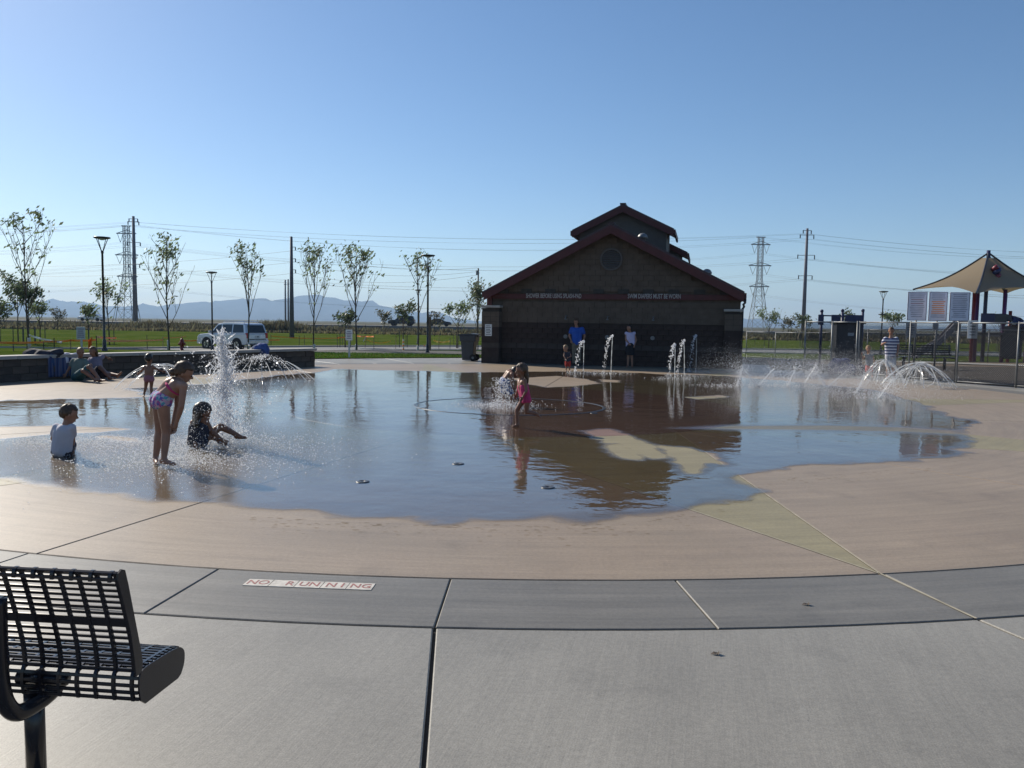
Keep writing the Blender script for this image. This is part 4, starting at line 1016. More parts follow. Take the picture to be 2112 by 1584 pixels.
def post_sign(u, vt, vb, base, wpx, m, label, round_=False):
    p = G(u, base); k = p.y/1643; zt = zat(u, vt, p.y)-p.z; zb = zat(u, vb, p.y)-p.z; root = empty('post_sign', p, 0, label, 'sign')
    mb = MB(); mb.box((0, .03, zt/2-.1), (.07, .05, zt+.1)); mb.build('post', M['guard'], root)
    mb = MB(); mb.box((0, -.01, (zt+zb)/2), (wpx*k, .02, zt-zb)); b = mb.build('board', m, root, bevel=.008)
    for i in range(5): mb = MB(); mb.box((0, -.024, lerp(zt, zb, .18+.16*i)), (wpx*k*random.uniform(.5, .78), .004, (zt-zb)*.055)); mb.build('text_line', M['playpurple'], b)
post_sign(168, 674, 700, 727, 18, M['guard'], 'small pale sign on a post behind the wall left of the tall lamp')
post_sign(720, 680, 702, 739, 14, M['white'], 'small white notice on a post at the edge of the grass strip')
p = onground(886, 45.6); h = zat(886, 652, 45.6)-p.z; root = empty('wooden_post', p, 0, 'thick grey timber post behind the tall lamp near the building', 'post'); mb = MB(); mb.box((0, 0, h/2-.1), (.16, .14, h+.1)); mb.build('post', M['wood'], root, bevel=.01); mb = MB(); mb.box((0, 0, h+.02), (.2, .18, .05)); mb.build('post_cap', M['wood'], root)
p = onground(375, 43.5); root = empty('fire_hydrant', p, 0, 'dark red fire hydrant on the lawn behind the seat wall', 'hydrant'); hs = (zat(375, 694, 43.5)-p.z)/.8
mb = MB(); mb.lathe([(a*hs, b*hs) for a, b in [(.15, -.1), (.15, .03), (.10, .04), (.10, .42), (.13, .44), (.13, .50), (.11, .52), (.10, .60), (.06, .68), (.02, .70)]], n=14); mb.build('barrel', M['hydrant'], root, True)
mb = MB(); mb.lathe([(.028*hs, .69*hs), (.028*hs, .76*hs)], n=6); mb.build('top_nut', M['hydrant'], root)
for d in ((1, 0), (-1, 0), (0, -1)): mb = MB(); mb.tube([(d[0]*.08*hs, d[1]*.08*hs, .4*hs), (d[0]*.19*hs, d[1]*.19*hs, .4*hs)], (.075 if d[1] else .055)*hs, 10); mb.build('outlet_cap', M['hydrant'], root)
# grey wheeled bin
p = G(968, 744); k = p.y/1643; root = empty('wheeled_bin', p, R(-10), 'dark grey wheeled rubbish bin beside the left pillar of the building', 'bin'); zt = zat(968, 686, p.y)
mb = MB(); mb.box((-.02, 0, .02+zt*.44), (.46, .52, zt*.86), taper=1.28); mb.build('body', M['plastic'], root, bevel=.03)
mb = MB(); mb.box((0, 0, zt*.80), (.66, .70, zt*.22), taper=1.05); mb.build('rim_band', M['plastic'], root, bevel=.02)
mb = MB(); mb.prism([(-.38, 0), (.40, 0), (.40, .04), (.1, .07), (-.38, .035)], -.37, .37, M=lambda q: Vector((q.x, q.z, q.y+zt*.915))); mb.build('lid', M['plastic'], root, fix=True)
mb = MB(); mb.tube([(.36, -.28, zt*.86), (.42, -.28, zt*.88), (.42, .28, zt*.88), (.36, .28, zt*.86)], .02, 8); mb.build('handle', M['plastic'], root)
for s in (-1, 1):
    mb = MB(); mb.tube([(.22, s*.27, .14), (.22, s*.35, .14)], .14, 18); w = mb.build('wheel', M['tyre'], root); mb = MB(); mb.tube([(.22, s*.35, .14), (.22, s*.36, .14)], .05, 10); mb.build('hub', M['steel'], w)

# ================================================================== CHAIN-LINK FENCES
def fence(name, label, pts, h, sp=.052, wr=.0048, posts=True, zf=None, bright=()):
    zf = zf or (lambda x, y: 0); P = [Vector((x, y, zf(x, y))) for x, y in pts]; root = empty(name, P[0], 0, label, 'fence', 'chain-link fences')
    for p in P: mb = MB(); mb.tube([p+Vector((0, 0, -.1)), p+Vector((0, 0, h+.04))], .027, 8); mb.build('post', M['steel'], root, True, world=True)
    for i, (a, b) in enumerate(zip(P, P[1:])):
        mb = MB(); mb.tube([a+Vector((0, 0, h)), b+Vector((0, 0, h))], .024, 8); mb.build('top_rail', M['steel'], root, True, world=True)
        mb = MB(); mb.tube([a+Vector((0, 0, .06)), b+Vector((0, 0, .06))], .014, 6); mb.build('bottom_rail', M['steel'], root, True, world=True)
        d = b-a; L = d.length; d /= L; n = Vector((-d.y, d.x, 0))*.002; mb = MB(); k = -h
        while k < L:
            for s in (0, 1):
                t0, t1 = max(0, k), min(L, k+h-.08)
                if t1 > t0:
                    z0, z1 = (.06+t0-k, .06+t1-k); z0, z1 = (z0, z1) if s == 0 else (h-z0, h-z1)
                    q0 = a+d*t0+Vector((0, 0, z0)); q1 = a+d*t1+Vector((0, 0, z1)); mb.tube([q0+n*(1-2*s), q1+n*(1-2*s)], wr, 3, False)
            k += sp
        o = mb.build('chain_link', M['darksteel'], root, world=True); o['kind'] = 'stuff'
    return root
FH = 1.76
gA, gB = at(1661, 690, 28.4), at(1773, 690, 26.9)
fence('chain_link_fence', 'chain-link fence with pale top rail along the right side of the splash pad', [(gB.x, 26.9), (12.4, 24.9), (12.98, 23.25), (13.75, 21.7), (14.6, 20), (15.6, 18), (16.6, 16)], FH)
fence('fence_gate', 'wide chain-link gate panel with bright top bar left of the kiosk', [(gA.x, 28.4), (at(1716, 690, 27.7).x, 27.7), (gB.x-.06, 26.95)], FH)
fence('chain_link_fence', 'farther chain-link fence behind the playground bench', [(onground(u, Y).x, Y) for u, Y in ((1540, 56), (1600, 53), (1662, 50), (1740, 47), (1790, 44), (1870, 43), (1950, 42), (2040, 42), (2130, 42))], FH, sp=.16, wr=.006, zf=gz)

# ================================================================== KIOSK, BLUE FRAME, RULE SIGNS, PLAYGROUND, BENCH
p = onground(1746, 31.5); root = empty('kiosk', (p.x, 31.5, .02), R(-10), 'dark boxy kiosk behind the gate panel', 'kiosk')
mb = MB(); mb.box((0, 0, .86), (.95, .9, 1.7)); mb.build('body', M['darksteel'], root, bevel=.02)
mb = MB(); mb.box((0, -.1, 1.76), (1.1, 1.2, .1)); mb.build('roof', M['black'], root, bevel=.015)
mb = MB(); mb.box((-.05, -.46, .8), (.7, .03, 1.45)); dr = mb.build('door', M['darksteel'], root, bevel=.006)
mb = MB(); mb.box((.22, -.49, .85), (.03, .05, .16)); mb.build('handle', M['steel'], dr)
mb = MB(); mb.box((.05, -.485, 1.3), (.22, .012, .12)); mb.build('notice', M['guard'], dr)
Yb = 34; q0 = onground(1693, Yb); root = empty('climbing_structure', (q0.x, Yb, .04), R(-6), 'blue-panelled climbing frame standing behind the kiosk', 'climbing frame')
kx = Yb/1643
for dx, vt in ((0, 643), (41, 642), (81, 642)): z = zat(1690+dx, vt, Yb); mb = MB(); mb.tube([(dx*kx, 0, -.05), (dx*kx, 0, z)], .055, 10); mb.build('post', M['playblue'], root, True); mb = MB(); mb.lathe([(.07, z-.05), (.07, z+.03), (.02, z+.06)], (dx*kx, 0, 0), 10); mb.build('post_cap', M['playblue'], root, True)
for x0, x1, v0, v1 in ((-7, 4, 651, 672), (19, 37, 651, 673), (46, 80, 651, 672)):
    za, zb = zat(1710, v0, Yb), zat(1710, v1, Yb); mb = MB(); mb.box(((x0+x1)/2*kx, -.03, (za+zb)/2), ((x1-x0)*kx, .05, za-zb)); mb.build('panel', M['playblue'], root, bevel=.01)
z = zat(1705, 653, Yb); mb = MB(); mb.tube([(0, 0, z), (81*kx, 0, z)], .03, 8); mb.build('rail', M['playblue'], root, True)
M['grey_text'] = mat('faded_grey_print', (.36, .36, .44), .6); M['mauve_text'] = mat('faded_red_print', (.36, .20, .24), .6)
SB = mat('sign_face', (.74, .74, .82), .5, var=.05)
for i, (u0, u1, v0, v1, lab) in enumerate([(1873, 1910, 602, 661, 'tall pale rules sign with grey text, leftmost of the three above the fence'), (1917, 1952, 602, 662, 'tall pale rules sign with a block of orange text, middle of the three'), (1960, 1998, 603, 662, 'tall pale rules sign nearest the red playground posts')]):
    Y = 25.6-.6*i; c = at((u0+u1)/2, (v0+v1)/2, Y); w = (u1-u0)*Y/1643; h = (v1-v0)*Y/1643; root = empty('rules_sign', (c.x, Y, 0), R(-14), lab, 'sign', 'rules signs above the fence')
    mb = MB(); mb.tube([(0, .04, -.1), (0, .04, c.z+h*.3)], .03, 8); mb.build('post', M['steel'], root, True)
    mb = MB(); mb.box((0, 0, c.z), (w, .02, h)); b = mb.build('board', SB, root, bevel=.006)
    for (a0, b0, a1, b1) in ((-w/2, h/2, w/2, h/2), (-w/2, -h/2, w/2, -h/2), (-w/2, -h/2, -w/2, h/2), (w/2, -h/2, w/2, h/2)): mb = MB(); mb.bar((a0*.94, -.012, c.z+b0*.96), (a1*.94, -.012, c.z+b1*.96), .012, .006); mb.build('border', M['playblue'], b)
    for k in range(13):
        m_ = M['orange'] if (i == 1 and 4 <= k <= 10) else (M['mauve_text'] if i == 0 and k in (3, 5) else M['grey_text'])
        zz = c.z+h*(.42-.065*k); mb = MB(); mb.box((random.uniform(-.01, .01), -.014, zz), (w*random.uniform(.55, .78), .005, h*.026)); mb.build('text_line', m_, b)
for u0, u1, v0, v1, Y, lab, m_ in ((1869, 1888, 666, 696, 25.4, 'small greyish notice tied to the fence below the left rules sign', 'guard'), (1924, 1935, 667, 681, 24.6, 'tiny grey plate on the fence under the middle rules sign', 'guard'), (1970, 1981, 668, 683, 23.5, 'tiny tan plate on the fence post under the right rules sign', 'cap'), (1997, 2015, 661, 698, 23.0, 'white notice hanging on the fence beside the red posts', 'white')):
    c = at((u0+u1)/2, (v0+v1)/2, Y-.1); w = (u1-u0)*Y/1643; h = (v1-v0)*Y/1643; root = empty('fence_notice', c, R(-20), lab, 'notice', 'notices on the fence')
    mb = MB(); mb.box((0, 0, 0), (w, .012, h)); b = mb.build('board', M[m_], root, bevel=.003)
    for k in range(5): mb = MB(); mb.box((0, -.008, h*(.34-.16*k)), (w*random.uniform(.5, .75), .003, h*.045)); mb.build('text_line', M['plastic'], b)

Yp = 45.0; root = empty('play_structure', (onground(2026, Yp).x, Yp, 0), R(-10), 'dark playground structure with red and purple posts, deck and grey slide', 'play structure'); px_ = lambda du: du*Yp/1643
def zz(v): return zat(2026, v, Yp)
for du, vt, m_, r in ((-30, 600, 'playred', .09), (-4, 596, 'playpurple', .15), (27, 598, 'playpurple', .1), (14, 606, 'playblue', .07), (62, 640, 'playred', .09), (95, 640, 'playpurple', .09)):
    mb = MB(); y = (-.8 if du in (-30, 27) else .8); mb.tube([(px_(du), y, -.4), (px_(du), y, zz(vt))], r, 12); mb.build('post', M[m_], root, True)
mb = MB(); mb.box((px_(30), 0, zz(688)), (px_(140), 2.6, .12)); mb.build('deck', M['darksteel'], root)
for du, w, v0, v1, m_ in ((100, 60, 668, 748, 'rock'), (42, 34, 672, 738, 'cardark'), (74, 20, 650, 700, 'playpurple'), (-8, 26, 647, 668, 'playblue'), (14, 26, 648, 668, 'cardark'), (60, 44, 668, 700, 'rock'), (35, 30, 690, 735, 'cardark'), (85, 40, 690, 740, 'rock'), (105, 40, 664, 690, 'playpurple')):
    mb = MB(); mb.box((px_(du), -1.2+.02*du/10, (zz(v0)+zz(v1))/2), (px_(w), .08, zz(v0)-zz(v1))); mb.build('panel', M[m_], root, bevel=.02)
mb = MB(); mb.prism([(px_(20), zz(662)), (px_(70), zz(662)), (px_(62), zz(655)), (px_(30), zz(646))], -.6, .6, M=lambda q: Vector((q.x, q.z, q.y))); mb.build('roof', M['cardark'], root, fix=True, bevel=.03)
sl = MB(); a = Vector((px_(-52), -.6, zz(664))); b = Vector((px_(-150), -2.0, zz(736))); 
for i in range(12):
    t0, t1 = i/12, (i+1)/12; f = lambda t: a.lerp(b, t)+Vector((0, 0, -.22*math.sin(t*math.pi)+.05*math.sin(t*9)))
    sl.bar(f(t0), f(t1), .55, .06)
    for s in (-1, 1): sl.bar(f(t0)+Vector((0, s*.26, .12)), f(t1)+Vector((0, s*.26, .12)), .05, .26)
sl.build('slide', M['slide'], root, fix=True)
mb = MB()
for k in range(7): mb.bar((px_(-30), -.8, zz(664)-k*.3), (px_(-52), -.8, zz(664)-k*.3), .04)
mb.build('ladder', M['darksteel'], root)
for k in range(2):
    mb = MB(); pts = [(px_(6+5*math.sin(t*.9+k*math.pi)), -.9+.2*math.cos(t*.9+k*math.pi), lerp(zz(552), zz(594), t/14)) for t in range(15)]; mb.tube(pts, .13, 6); mb.build('spiral', M['playred'] if k else M['playblue'], root, True)
mb = MB(); c_ = Vector((px_(55), -1.5, zz(664)))
for i in range(7):
    for j in range(3): mb.ell(c_+Vector((i*.18-.5, j*.05, -i*.10+.12*j)), (.12, .10, .10), nu=8, nv=5)
mb.build('cargo_net', M['navy'], root)
o = root
# shade canopy: four-cornered stretched fabric on a central mast
Cc = Vector((26.65, 45.2, zat(2028, 522, 45.2))); cor = [at(1883, 598, 46.2), at(2013, 606, 41.6), at(2190, 603, 44.2), at(2075, 606, 49)]
root = empty('shade_canopy', (Cc.x, Cc.y, gz(Cc.x, Cc.y)), 0, 'tan tent-like shade canopy peaked over the playground', 'canopy')
for k in range(4):
    A, B = cor[k], cor[(k+1) % 4]; mb = MB(); n = 10; vs = []
    for i in range(n+1):
        t = .10+.90*i/n
        for j in range(n+1):
            s = j/n; e = A.lerp(B, s)+(Cc-A.lerp(B, s))*.09*4*s*(1-s); e.z += .10*4*s*(1-s)
            p = Cc.lerp(e, t); p.z -= .26*math.sin(t*math.pi); vs.append(p)
    mb.add(vs, [(i*(n+1)+j, i*(n+1)+j+1, (i+1)*(n+1)+j+1, (i+1)*(n+1)+j) for i in range(n) for j in range(n)])
    mb.build('fabric_panel', M['canopy'], root, True, world=True)
for k in range(4): mb = MB(); pts = [Cc.lerp(cor[k], t/10)-Vector((0, 0, .26*math.sin(t/10*math.pi)-.02)) for t in range(11)]; mb.tube(pts, .05, 6); mb.build('edge_seam', M['darksteel'], root, world=True)
mb = MB(); mb.tube([(Cc.x, Cc.y, -.3), (Cc.x, Cc.y, Cc.z+.15)], .10, 12); mb.build('mast', M['playblue'], root, True, world=True)
for k in range(4):
    mb = MB(); c = cor[k]; mb.tube([(c.x*.985+Cc.x*.015, c.y, -.3), (c.x, c.y, c.z)], .09, 10)
    if k == 3: mb.build('post', M['playpurple'], root, True, world=True)
# dark slatted bench behind the fence
Yn = 30.0; b0, b1 = onground(1852, Yn), onground(1968, Yn); Lb = (b1-b0).length
root = empty('park_bench', ((b0+b1)/2).xy.to_3d()+Vector((0, 0, .06)), R(-6), 'long dark metal bench behind the chain-link fence', 'bench')
for k in range(5): mb = MB(); mb.box((0, -.2+.09*k, .45), (Lb, .06, .03)); mb.build('slat', M['black'], root)
for k in range(5): mb = MB(); mb.box((0, .24+.03*k, .54+.085*k), (Lb, .025, .05)); mb.build('slat', M['black'], root)
for x in (-.48, -.16, .18, .47):
    mb = MB(); mb.tube([(x*Lb, -.22, .43), (x*Lb, .2, .43), (x*Lb, .26, .55), (x*Lb, .37, .93)], .028, 8); mb.build('frame', M['black'], root, True)
for x in (-.36, .34): mb = MB(); mb.tube([(x*Lb, 0, -.1), (x*Lb, 0, .43)], .05, 10); mb.build('leg', M['black'], root, True)

# ================================================================== FOREGROUND BENCH
r0 = at(288, 1388, 2.45)                                        # rear right end of the seat
bx = Vector((-math.cos(R(6)), math.sin(R(6)), 0)); by = Vector((math.sin(R(6)), math.cos(R(6)), 0))*1.0
fb = empty('perforated_bench', (r0.x, r0.y, 0), 0, 'black perforated metal bench seen from behind in the near left corner', 'bench')
LB = 1.75
def bp(s, d, z): return r0+bx*s+by*d+Vector((0, 0, z-r0.z))-Vector(fb.location)
def arc2(pts, k=5): return [(p.x, p.y) for p in catmull([(a, b, 0) for a, b in pts], k)]
ST = r0.z+.005
seat = arc2([(-.004, ST-.095), (-.012, ST-.05), (-.004, ST-.008), (.03, ST+.003), (.12, ST-.002), (.20, ST-.010), (.24, ST-.020), (.265, ST-.045), (.262, ST-.085), (.24, ST-.115)], 5)
back = arc2([(.004, ST-.01), (-.006, ST+.08), (-.038, ST+.2), (-.073, ST+.31), (-.082, ST+.335)], 6)
def plate(name, poly, s0, th):
    mb = MB(); n = len(poly); A = [bp(s0, d, z) for d, z in poly]; B = [bp(s0+th, d, z) for d, z in poly]
    mb.add(A+B, [tuple(range(n)), tuple(range(2*n-1, n-1, -1))]+[((i+1) % n, i, n+i, n+(i+1) % n) for i in range(n)]); return mb.build(name, M['black'], fb, fix=True)
def off(curve, t):
    out = []
    for i, (d, z) in enumerate(curve):
        a = curve[max(0, i-1)]; b = curve[min(len(curve)-1, i+1)]; n = Vector((-(b[1]-a[1]), b[0]-a[0])).normalized(); out.append((d+n.x*t, z+n.y*t))
    return out
bprof = [(-.028, ST-.005), (-.034, ST+.05), (-.052, ST+.15), (-.09, ST+.27), (-.112, ST+.33), (-.108, ST+.352), (-.092, ST+.36), (-.074, ST+.352), (-.058, ST+.30), (-.022, ST+.16), (.004, ST+.06), (.010, ST+.02), (.0, ST-.004)]
plate('end_plate', bprof, -.006, .006)
plate('end_plate', seat+[(.22, ST-.122), (.02, ST-.115)], -.006, .006)
def rods(curve, cut, w=.011):
    """lengthwise rods spaced along the profile curve, one object each"""
    L = [0]
    for a, b in zip(curve, curve[1:]): L.append(L[-1]+math.hypot(b[0]-a[0], b[1]-a[1]))
    def pt(l):
        for i in range(len(curve)-1):
            if l <= L[i+1]: t = (l-L[i])/(L[i+1]-L[i]); return (lerp(curve[i][0], curve[i+1][0], t), lerp(curve[i][1], curve[i+1][1], t), Vector((curve[i+1][0]-curve[i][0], curve[i+1][1]-curve[i][1])).normalized())
        return (*curve[-1], Vector((1, 0)))
    l = 0
    for l, ww in cut(L[-1]):
        d, z, t = pt(min(l, L[-1]-1e-4)); n = Vector((-t.y, t.x)); mb = MB(); hw, th = ww/2, .0035
        q = [(d+t.x*hw+n.x*th, z+t.y*hw+n.y*th), (d-t.x*hw+n.x*th, z-t.y*hw+n.y*th), (d-t.x*hw-n.x*th, z-t.y*hw-n.y*th), (d+t.x*hw-n.x*th, z+t.y*hw-n.y*th)]
        A = [bp(0, *p) for p in q]; B = [bp(LB, *p) for p in q]; mb.add(A+B, [(0, 1, 2, 3), (7, 6, 5, 4)]+[((i+1) % 4, i, 4+i, 4+(i+1) % 4) for i in range(4)]); mb.build('slat', M['black'], fb, fix=True, bevel=.0016)
def ribs(curve, step=.062):
    k = 0; s = .02
    while s < LB:
        mb = MB(); A = off(curve, .0045); B = off(curve, -.0045); n = len(curve)
        for hw, rv in ((s-.005, 0), (s+.005, 1)):
            pass
        V = [bp(s-.0055, *p) for p in A]+[bp(s-.0055, *p) for p in B]+[bp(s+.0055, *p) for p in A]+[bp(s+.0055, *p) for p in B]; Fc = []
        for i in range(n-1): Fc += [(i, i+1, n+i+1, n+i), (2*n+i, 3*n+i, 3*n+i+1, 2*n+i+1), (i, 2*n+i, 2*n+i+1, i+1), (n+i, n+i+1, 3*n+i+1, 3*n+i)]
        mb.add(V, Fc); mb.build('rib', M['black'], fb, fix=True); s += step
rods(seat, lambda L: [(.006+k*.0235, .011) for k in range(int(L/.0235)+1)])
backfull = back+arc2([(-.085, ST+.335), (-.098, ST+.352), (-.110, ST+.345), (-.112, ST+.325)], 3)[1:]
rods(backfull, lambda L: [(.012+k*.0225, .010) for k in range(7)]+[(.182, .032)]+[(.215+k*.0215, .010) for k in range(int((L-.215)/.0215)+1)])
rear = [(-.020, ST+.05), (-.045, ST+.15), (-.09, ST+.27), (-.112, ST+.325)]
ribs(seat); ribs(backfull)
def wp(u, v, Y): return at(u, v, Y)-Vector(fb.location)
mb = MB(); mb.tube(catmull([wp(-6, 1235, 2.36), wp(-4, 1330, 2.37), wp(0, 1405, 2.38), wp(12, 1452, 2.40), wp(38, 1470, 2.44), wp(80, 1448, 2.52), wp(112, 1420, 2.58), wp(128, 1396, 2.62)], 6), .027, 14); mb.build('support_arm', M['black'], fb, True)
c0 = at(69, 1400, 2.56); mb = MB(); mb.tube([Vector((c0.x, c0.y, -.02))-Vector(fb.location), Vector((c0.x, c0.y, ST-.085))-Vector(fb.location)], .031, 18); mb.build('leg', M['black'], fb, True)
mb = MB(); mb.tube([wp(38, 1396, 2.5), wp(140, 1400, 2.5)], .021, 14); mb.tube([wp(76, 1396, 2.5), wp(86, 1396, 2.5)], .025, 14); mb.build('bracket', M['black'], fb, True)
q = c0+bx*1.2; mb = MB(); mb.tube([Vector((q.x, q.y, -.02))-Vector(fb.location), Vector((q.x, q.y, ST-.085))-Vector(fb.location)], .031, 18); mb.build('leg', M['black'], fb, True)

# ================================================================== NO RUNNING TILES
t0, t1 = G(499, 1208), G(766, 1218); t2 = G(509.5, 1195)
ex = (t1-t0).normalized(); ex.z = 0; ey = Vector((-ex.y, ex.x, 0)); TL = (t1-t0).length; TH = abs((t2-t0).dot(ey))
nr = empty('floor_sign', (t0.x, t0.y, .001), math.atan2(ex.y, ex.x), 'white tile strip with red NO RUNNING letters set in the dark concrete border', 'floor sign')
tw = TL/5
for k, (txt, offx) in enumerate([('NO', 0), ('R', .24), ('UN', 0), ('N I', 0), ('NG', 0)]):
    mb = MB(); mb.box((tw*(k+.5), TH/2, .0), (tw-.004, TH, .006)); tl = mb.build('tile', M['tile'], nr, bevel=.001)
    text_mesh('lettering', txt, TH*.86, M['tilered'], tl, (tw*(k+.5+offx), TH*.5, .0036), (0, 0, 0), .86, .0006, bold=.001)
# small floor nozzles and drain ring
nz0 = None
for u, v, lab in ((945, 958, 'small dark floor nozzle in the water left of the reflected girl'), (748, 995, 'small dark floor nozzle in the water nearest the front edge on the left'), (1130, 1007, 'small dark floor nozzle in front of the building reflection'), (872, 843, 'small dark floor nozzle on the left of the drain ring'), (1225, 853, 'small bright floor nozzle on the right of the drain ring')):
    p = G(u, v); mb = MB(); mb.lathe([(.068, .004), (.066, .010), (.052, .013), (.02, .013), (.018, .009)], n=18); o = mb.build('floor_nozzle', M['darksteel'], None, True); o.location = p; tag(o, lab, 'floor nozzle', 'floor nozzles of the splash pad')
mb = MB(); RC = Vector((-.04, 14.9, 0))
for k in range(120):
    a0, a1 = 2*math.pi*k/120, 2*math.pi*(k+1)/120; V = []
    for a in (a0, a1):
        for r, z in ((1.74, .004), (1.75, .011), (1.79, .011), (1.80, .004)): V.append((RC.x+r*math.cos(a), RC.y+r*math.sin(a)*.86, z))
    mb.add(V, [(0, 4, 5, 1), (1, 5, 6, 2), (2, 6, 7, 3)])
M['ringmetal'] = mat('drain_ring_metal', (.10, .10, .10), .3, metal=.7, vs=40)
o = mb.build('drain_ring', M['ringmetal'], None, fix=True); tag(o, 'thin dark drain ring in the wet middle of the splash pad', 'drain')
for u, v, lab in ((1478, 1350, 'dead dark leaf on the pale foreground concrete'), (1664, 1248, 'dead dark leaf on the dark border concrete')):
    p = G(u, v); mb = MB(); mb.add([(-.03, 0, .002), (-.01, -.012, .006), (.028, -.004, .012), (.01, .014, .004), (-.012, .012, .01)], [(0, 1, 2, 3, 4)]); mb.add([(.0, .0, .004), (.005, -.02, .006), (.012, 0, .02)], [(0, 1, 2)]); o = mb.build('dead_leaf', M['bark']); o.location = p; tag(o, lab, 'leaf', 'dead leaves on the concrete')

# ================================================================== WATER JETS
OCT = np.array([(1, 0, 0), (-1, 0, 0), (0, 1, 0), (0, -1, 0), (0, 0, 1), (0, 0, -1)], float); OCF = np.array([(0, 2, 4), (2, 1, 4), (1, 3, 4), (3, 0, 4), (2, 0, 5), (1, 2, 5), (3, 1, 5), (0, 3, 5)])
def drops(name, P, rad, parent, stretch=None, m='drop'):
    P = np.asarray(P, float); n = len(P); rad = np.broadcast_to(rad, (n,)); S = np.ones((n, 3))*rad[:, None]
    if stretch is not None: S = S*np.asarray(stretch)
    V = (P[:, None, :]+OCT[None]*S[:, None, :]).reshape(-1, 3); Fc = (OCF[None]+6*np.arange(n)[:, None, None]).reshape(-1, 3)
    me = bpy.data.meshes.new(name); me.vertices.add(len(V)); me.vertices.foreach_set('co', V.ravel().astype(np.float32))
    me.loops.add(Fc.size); me.loops.foreach_set('vertex_index', Fc.ravel().astype(np.int32)); me.polygons.add(len(Fc))
    me.polygons.foreach_set('loop_start', (np.arange(len(Fc))*3).astype(np.int32)); me.polygons.foreach_set('loop_total', np.full(len(Fc), 3, np.int32)); me.polygons.foreach_set('use_smooth', np.ones(len(Fc), bool))
    me.update(); me.materials.append(M[m]); o = bpy.data.objects.new(name, me); COL.objects.link(o); o.parent = parent; o['kind'] = 'stuff'; return o
def jet_root(u, v, label, group='water jets of the splash pad'):
    p = G(u, v); return p, empty('water_jet', p, 0, label, 'water jet', group)
rn = np.random.RandomState(5)
# tall geyser
p, root = jet_root(458, 915, 'tall white geyser of spray behind the crouching drenched child')
N = 8500; t = rn.rand(N)**.62; z = 1.40*(1-t)**.85; wd = .022+.235*np.clip(t, 0, 1)**1.1
a = rn.randn(N)*wd*.62; b = rn.randn(N)*wd*.5
core = rn.rand(N) < .30; a[core] *= .5; b[core] *= .5
P = np.c_[a+.03+.02*np.sin(z*9), b, z+.02+rn.randn(N)*.03]; P = P[P[:, 2] > 0]
N = 6500; zz_ = 1.15*rn.rand(N)**1.3; Q = np.c_[rn.randn(N)*(.10+.12*(1.15-zz_))+.02, rn.randn(N)*.15, zz_+.01]; drops('fine_mist', Q, .0011+.0018*rn.rand(N), root)
drops('spray', P, .0028+.008*rn.rand(len(P))**3, root, np.c_[np.ones(len(P)), np.ones(len(P)), 1+1.2*rn.rand(len(P))])
N = 420; an = rn.rand(N)*6.28; sp = rn.rand(N)*.75; P = np.c_[sp*np.cos(an)+.02, sp*np.sin(an)*.7, .6+.85*rn.rand(N)-sp*.5]; P = P[P[:, 2] > 0]; drops('scattered_drops', P, .004+.009*rn.rand(len(P))**2, root)
mb = MB()
for k in range(26):
    x0, z0 = rn.randn()*.10, .55+.75*rn.rand(); pts = [(x0+.04*math.sin(k+i*1.1)*i/3, .1*rn.randn()*.3, z0+.035*i) for i in range(5)]; mb.tube(pts, [.003, .009, .006, .011, .003], 5)
mb.build('water_strand', M['drop'], root, True)
N = 4200; an = rn.rand(N)*6.28; r_ = .1+.62*np.abs(rn.randn(N)); P = np.c_[r_*np.cos(an)*1.25-.1, r_*np.sin(an)*1.0-.2, .012+.10*rn.rand(N)**3]; drops('ground_splash', P, .0022+.0052*rn.rand(N)**2, root, np.c_[np.full(N, 1.4), np.full(N, 1.4), np.full(N, .8)])
# sparkling splashes on the ground between the boy and the girl
so_, root = jet_root(345, 960, 'low glittering splash spreading round the bending girl')
N = 4800; an = rn.rand(N)*6.28; r_ = .1+.85*np.abs(rn.randn(N)); P = np.c_[r_*np.cos(an)*.95+.05, r_*np.sin(an)*.85+.25, .012+.09*rn.rand(N)**3.5]; drops('ground_splash', P, .0021+.005*rn.rand(N)**2, root, np.c_[np.full(N, 1.5), np.full(N, 1.5), np.full(N, .8)])
N = 420; P = np.c_[rn.randn(N)*.85, rn.randn(N)*.45+.25, .015+.10*rn.rand(N)**2]; drops('sparkling_drops', P, .004+.0045*rn.rand(N), root)
so_, root = jet_root(150, 915, 'low glittering splash beside the sitting boy')
N = 3600; P = np.c_[rn.randn(N)*.75+.1, rn.randn(N)*.3, .012+.06*rn.rand(N)**3]; drops('ground_splash', P, .0021+.005*rn.rand(N)**2, root, np.c_[np.full(N, 1.6), np.full(N, 1.6), np.full(N, .8)])
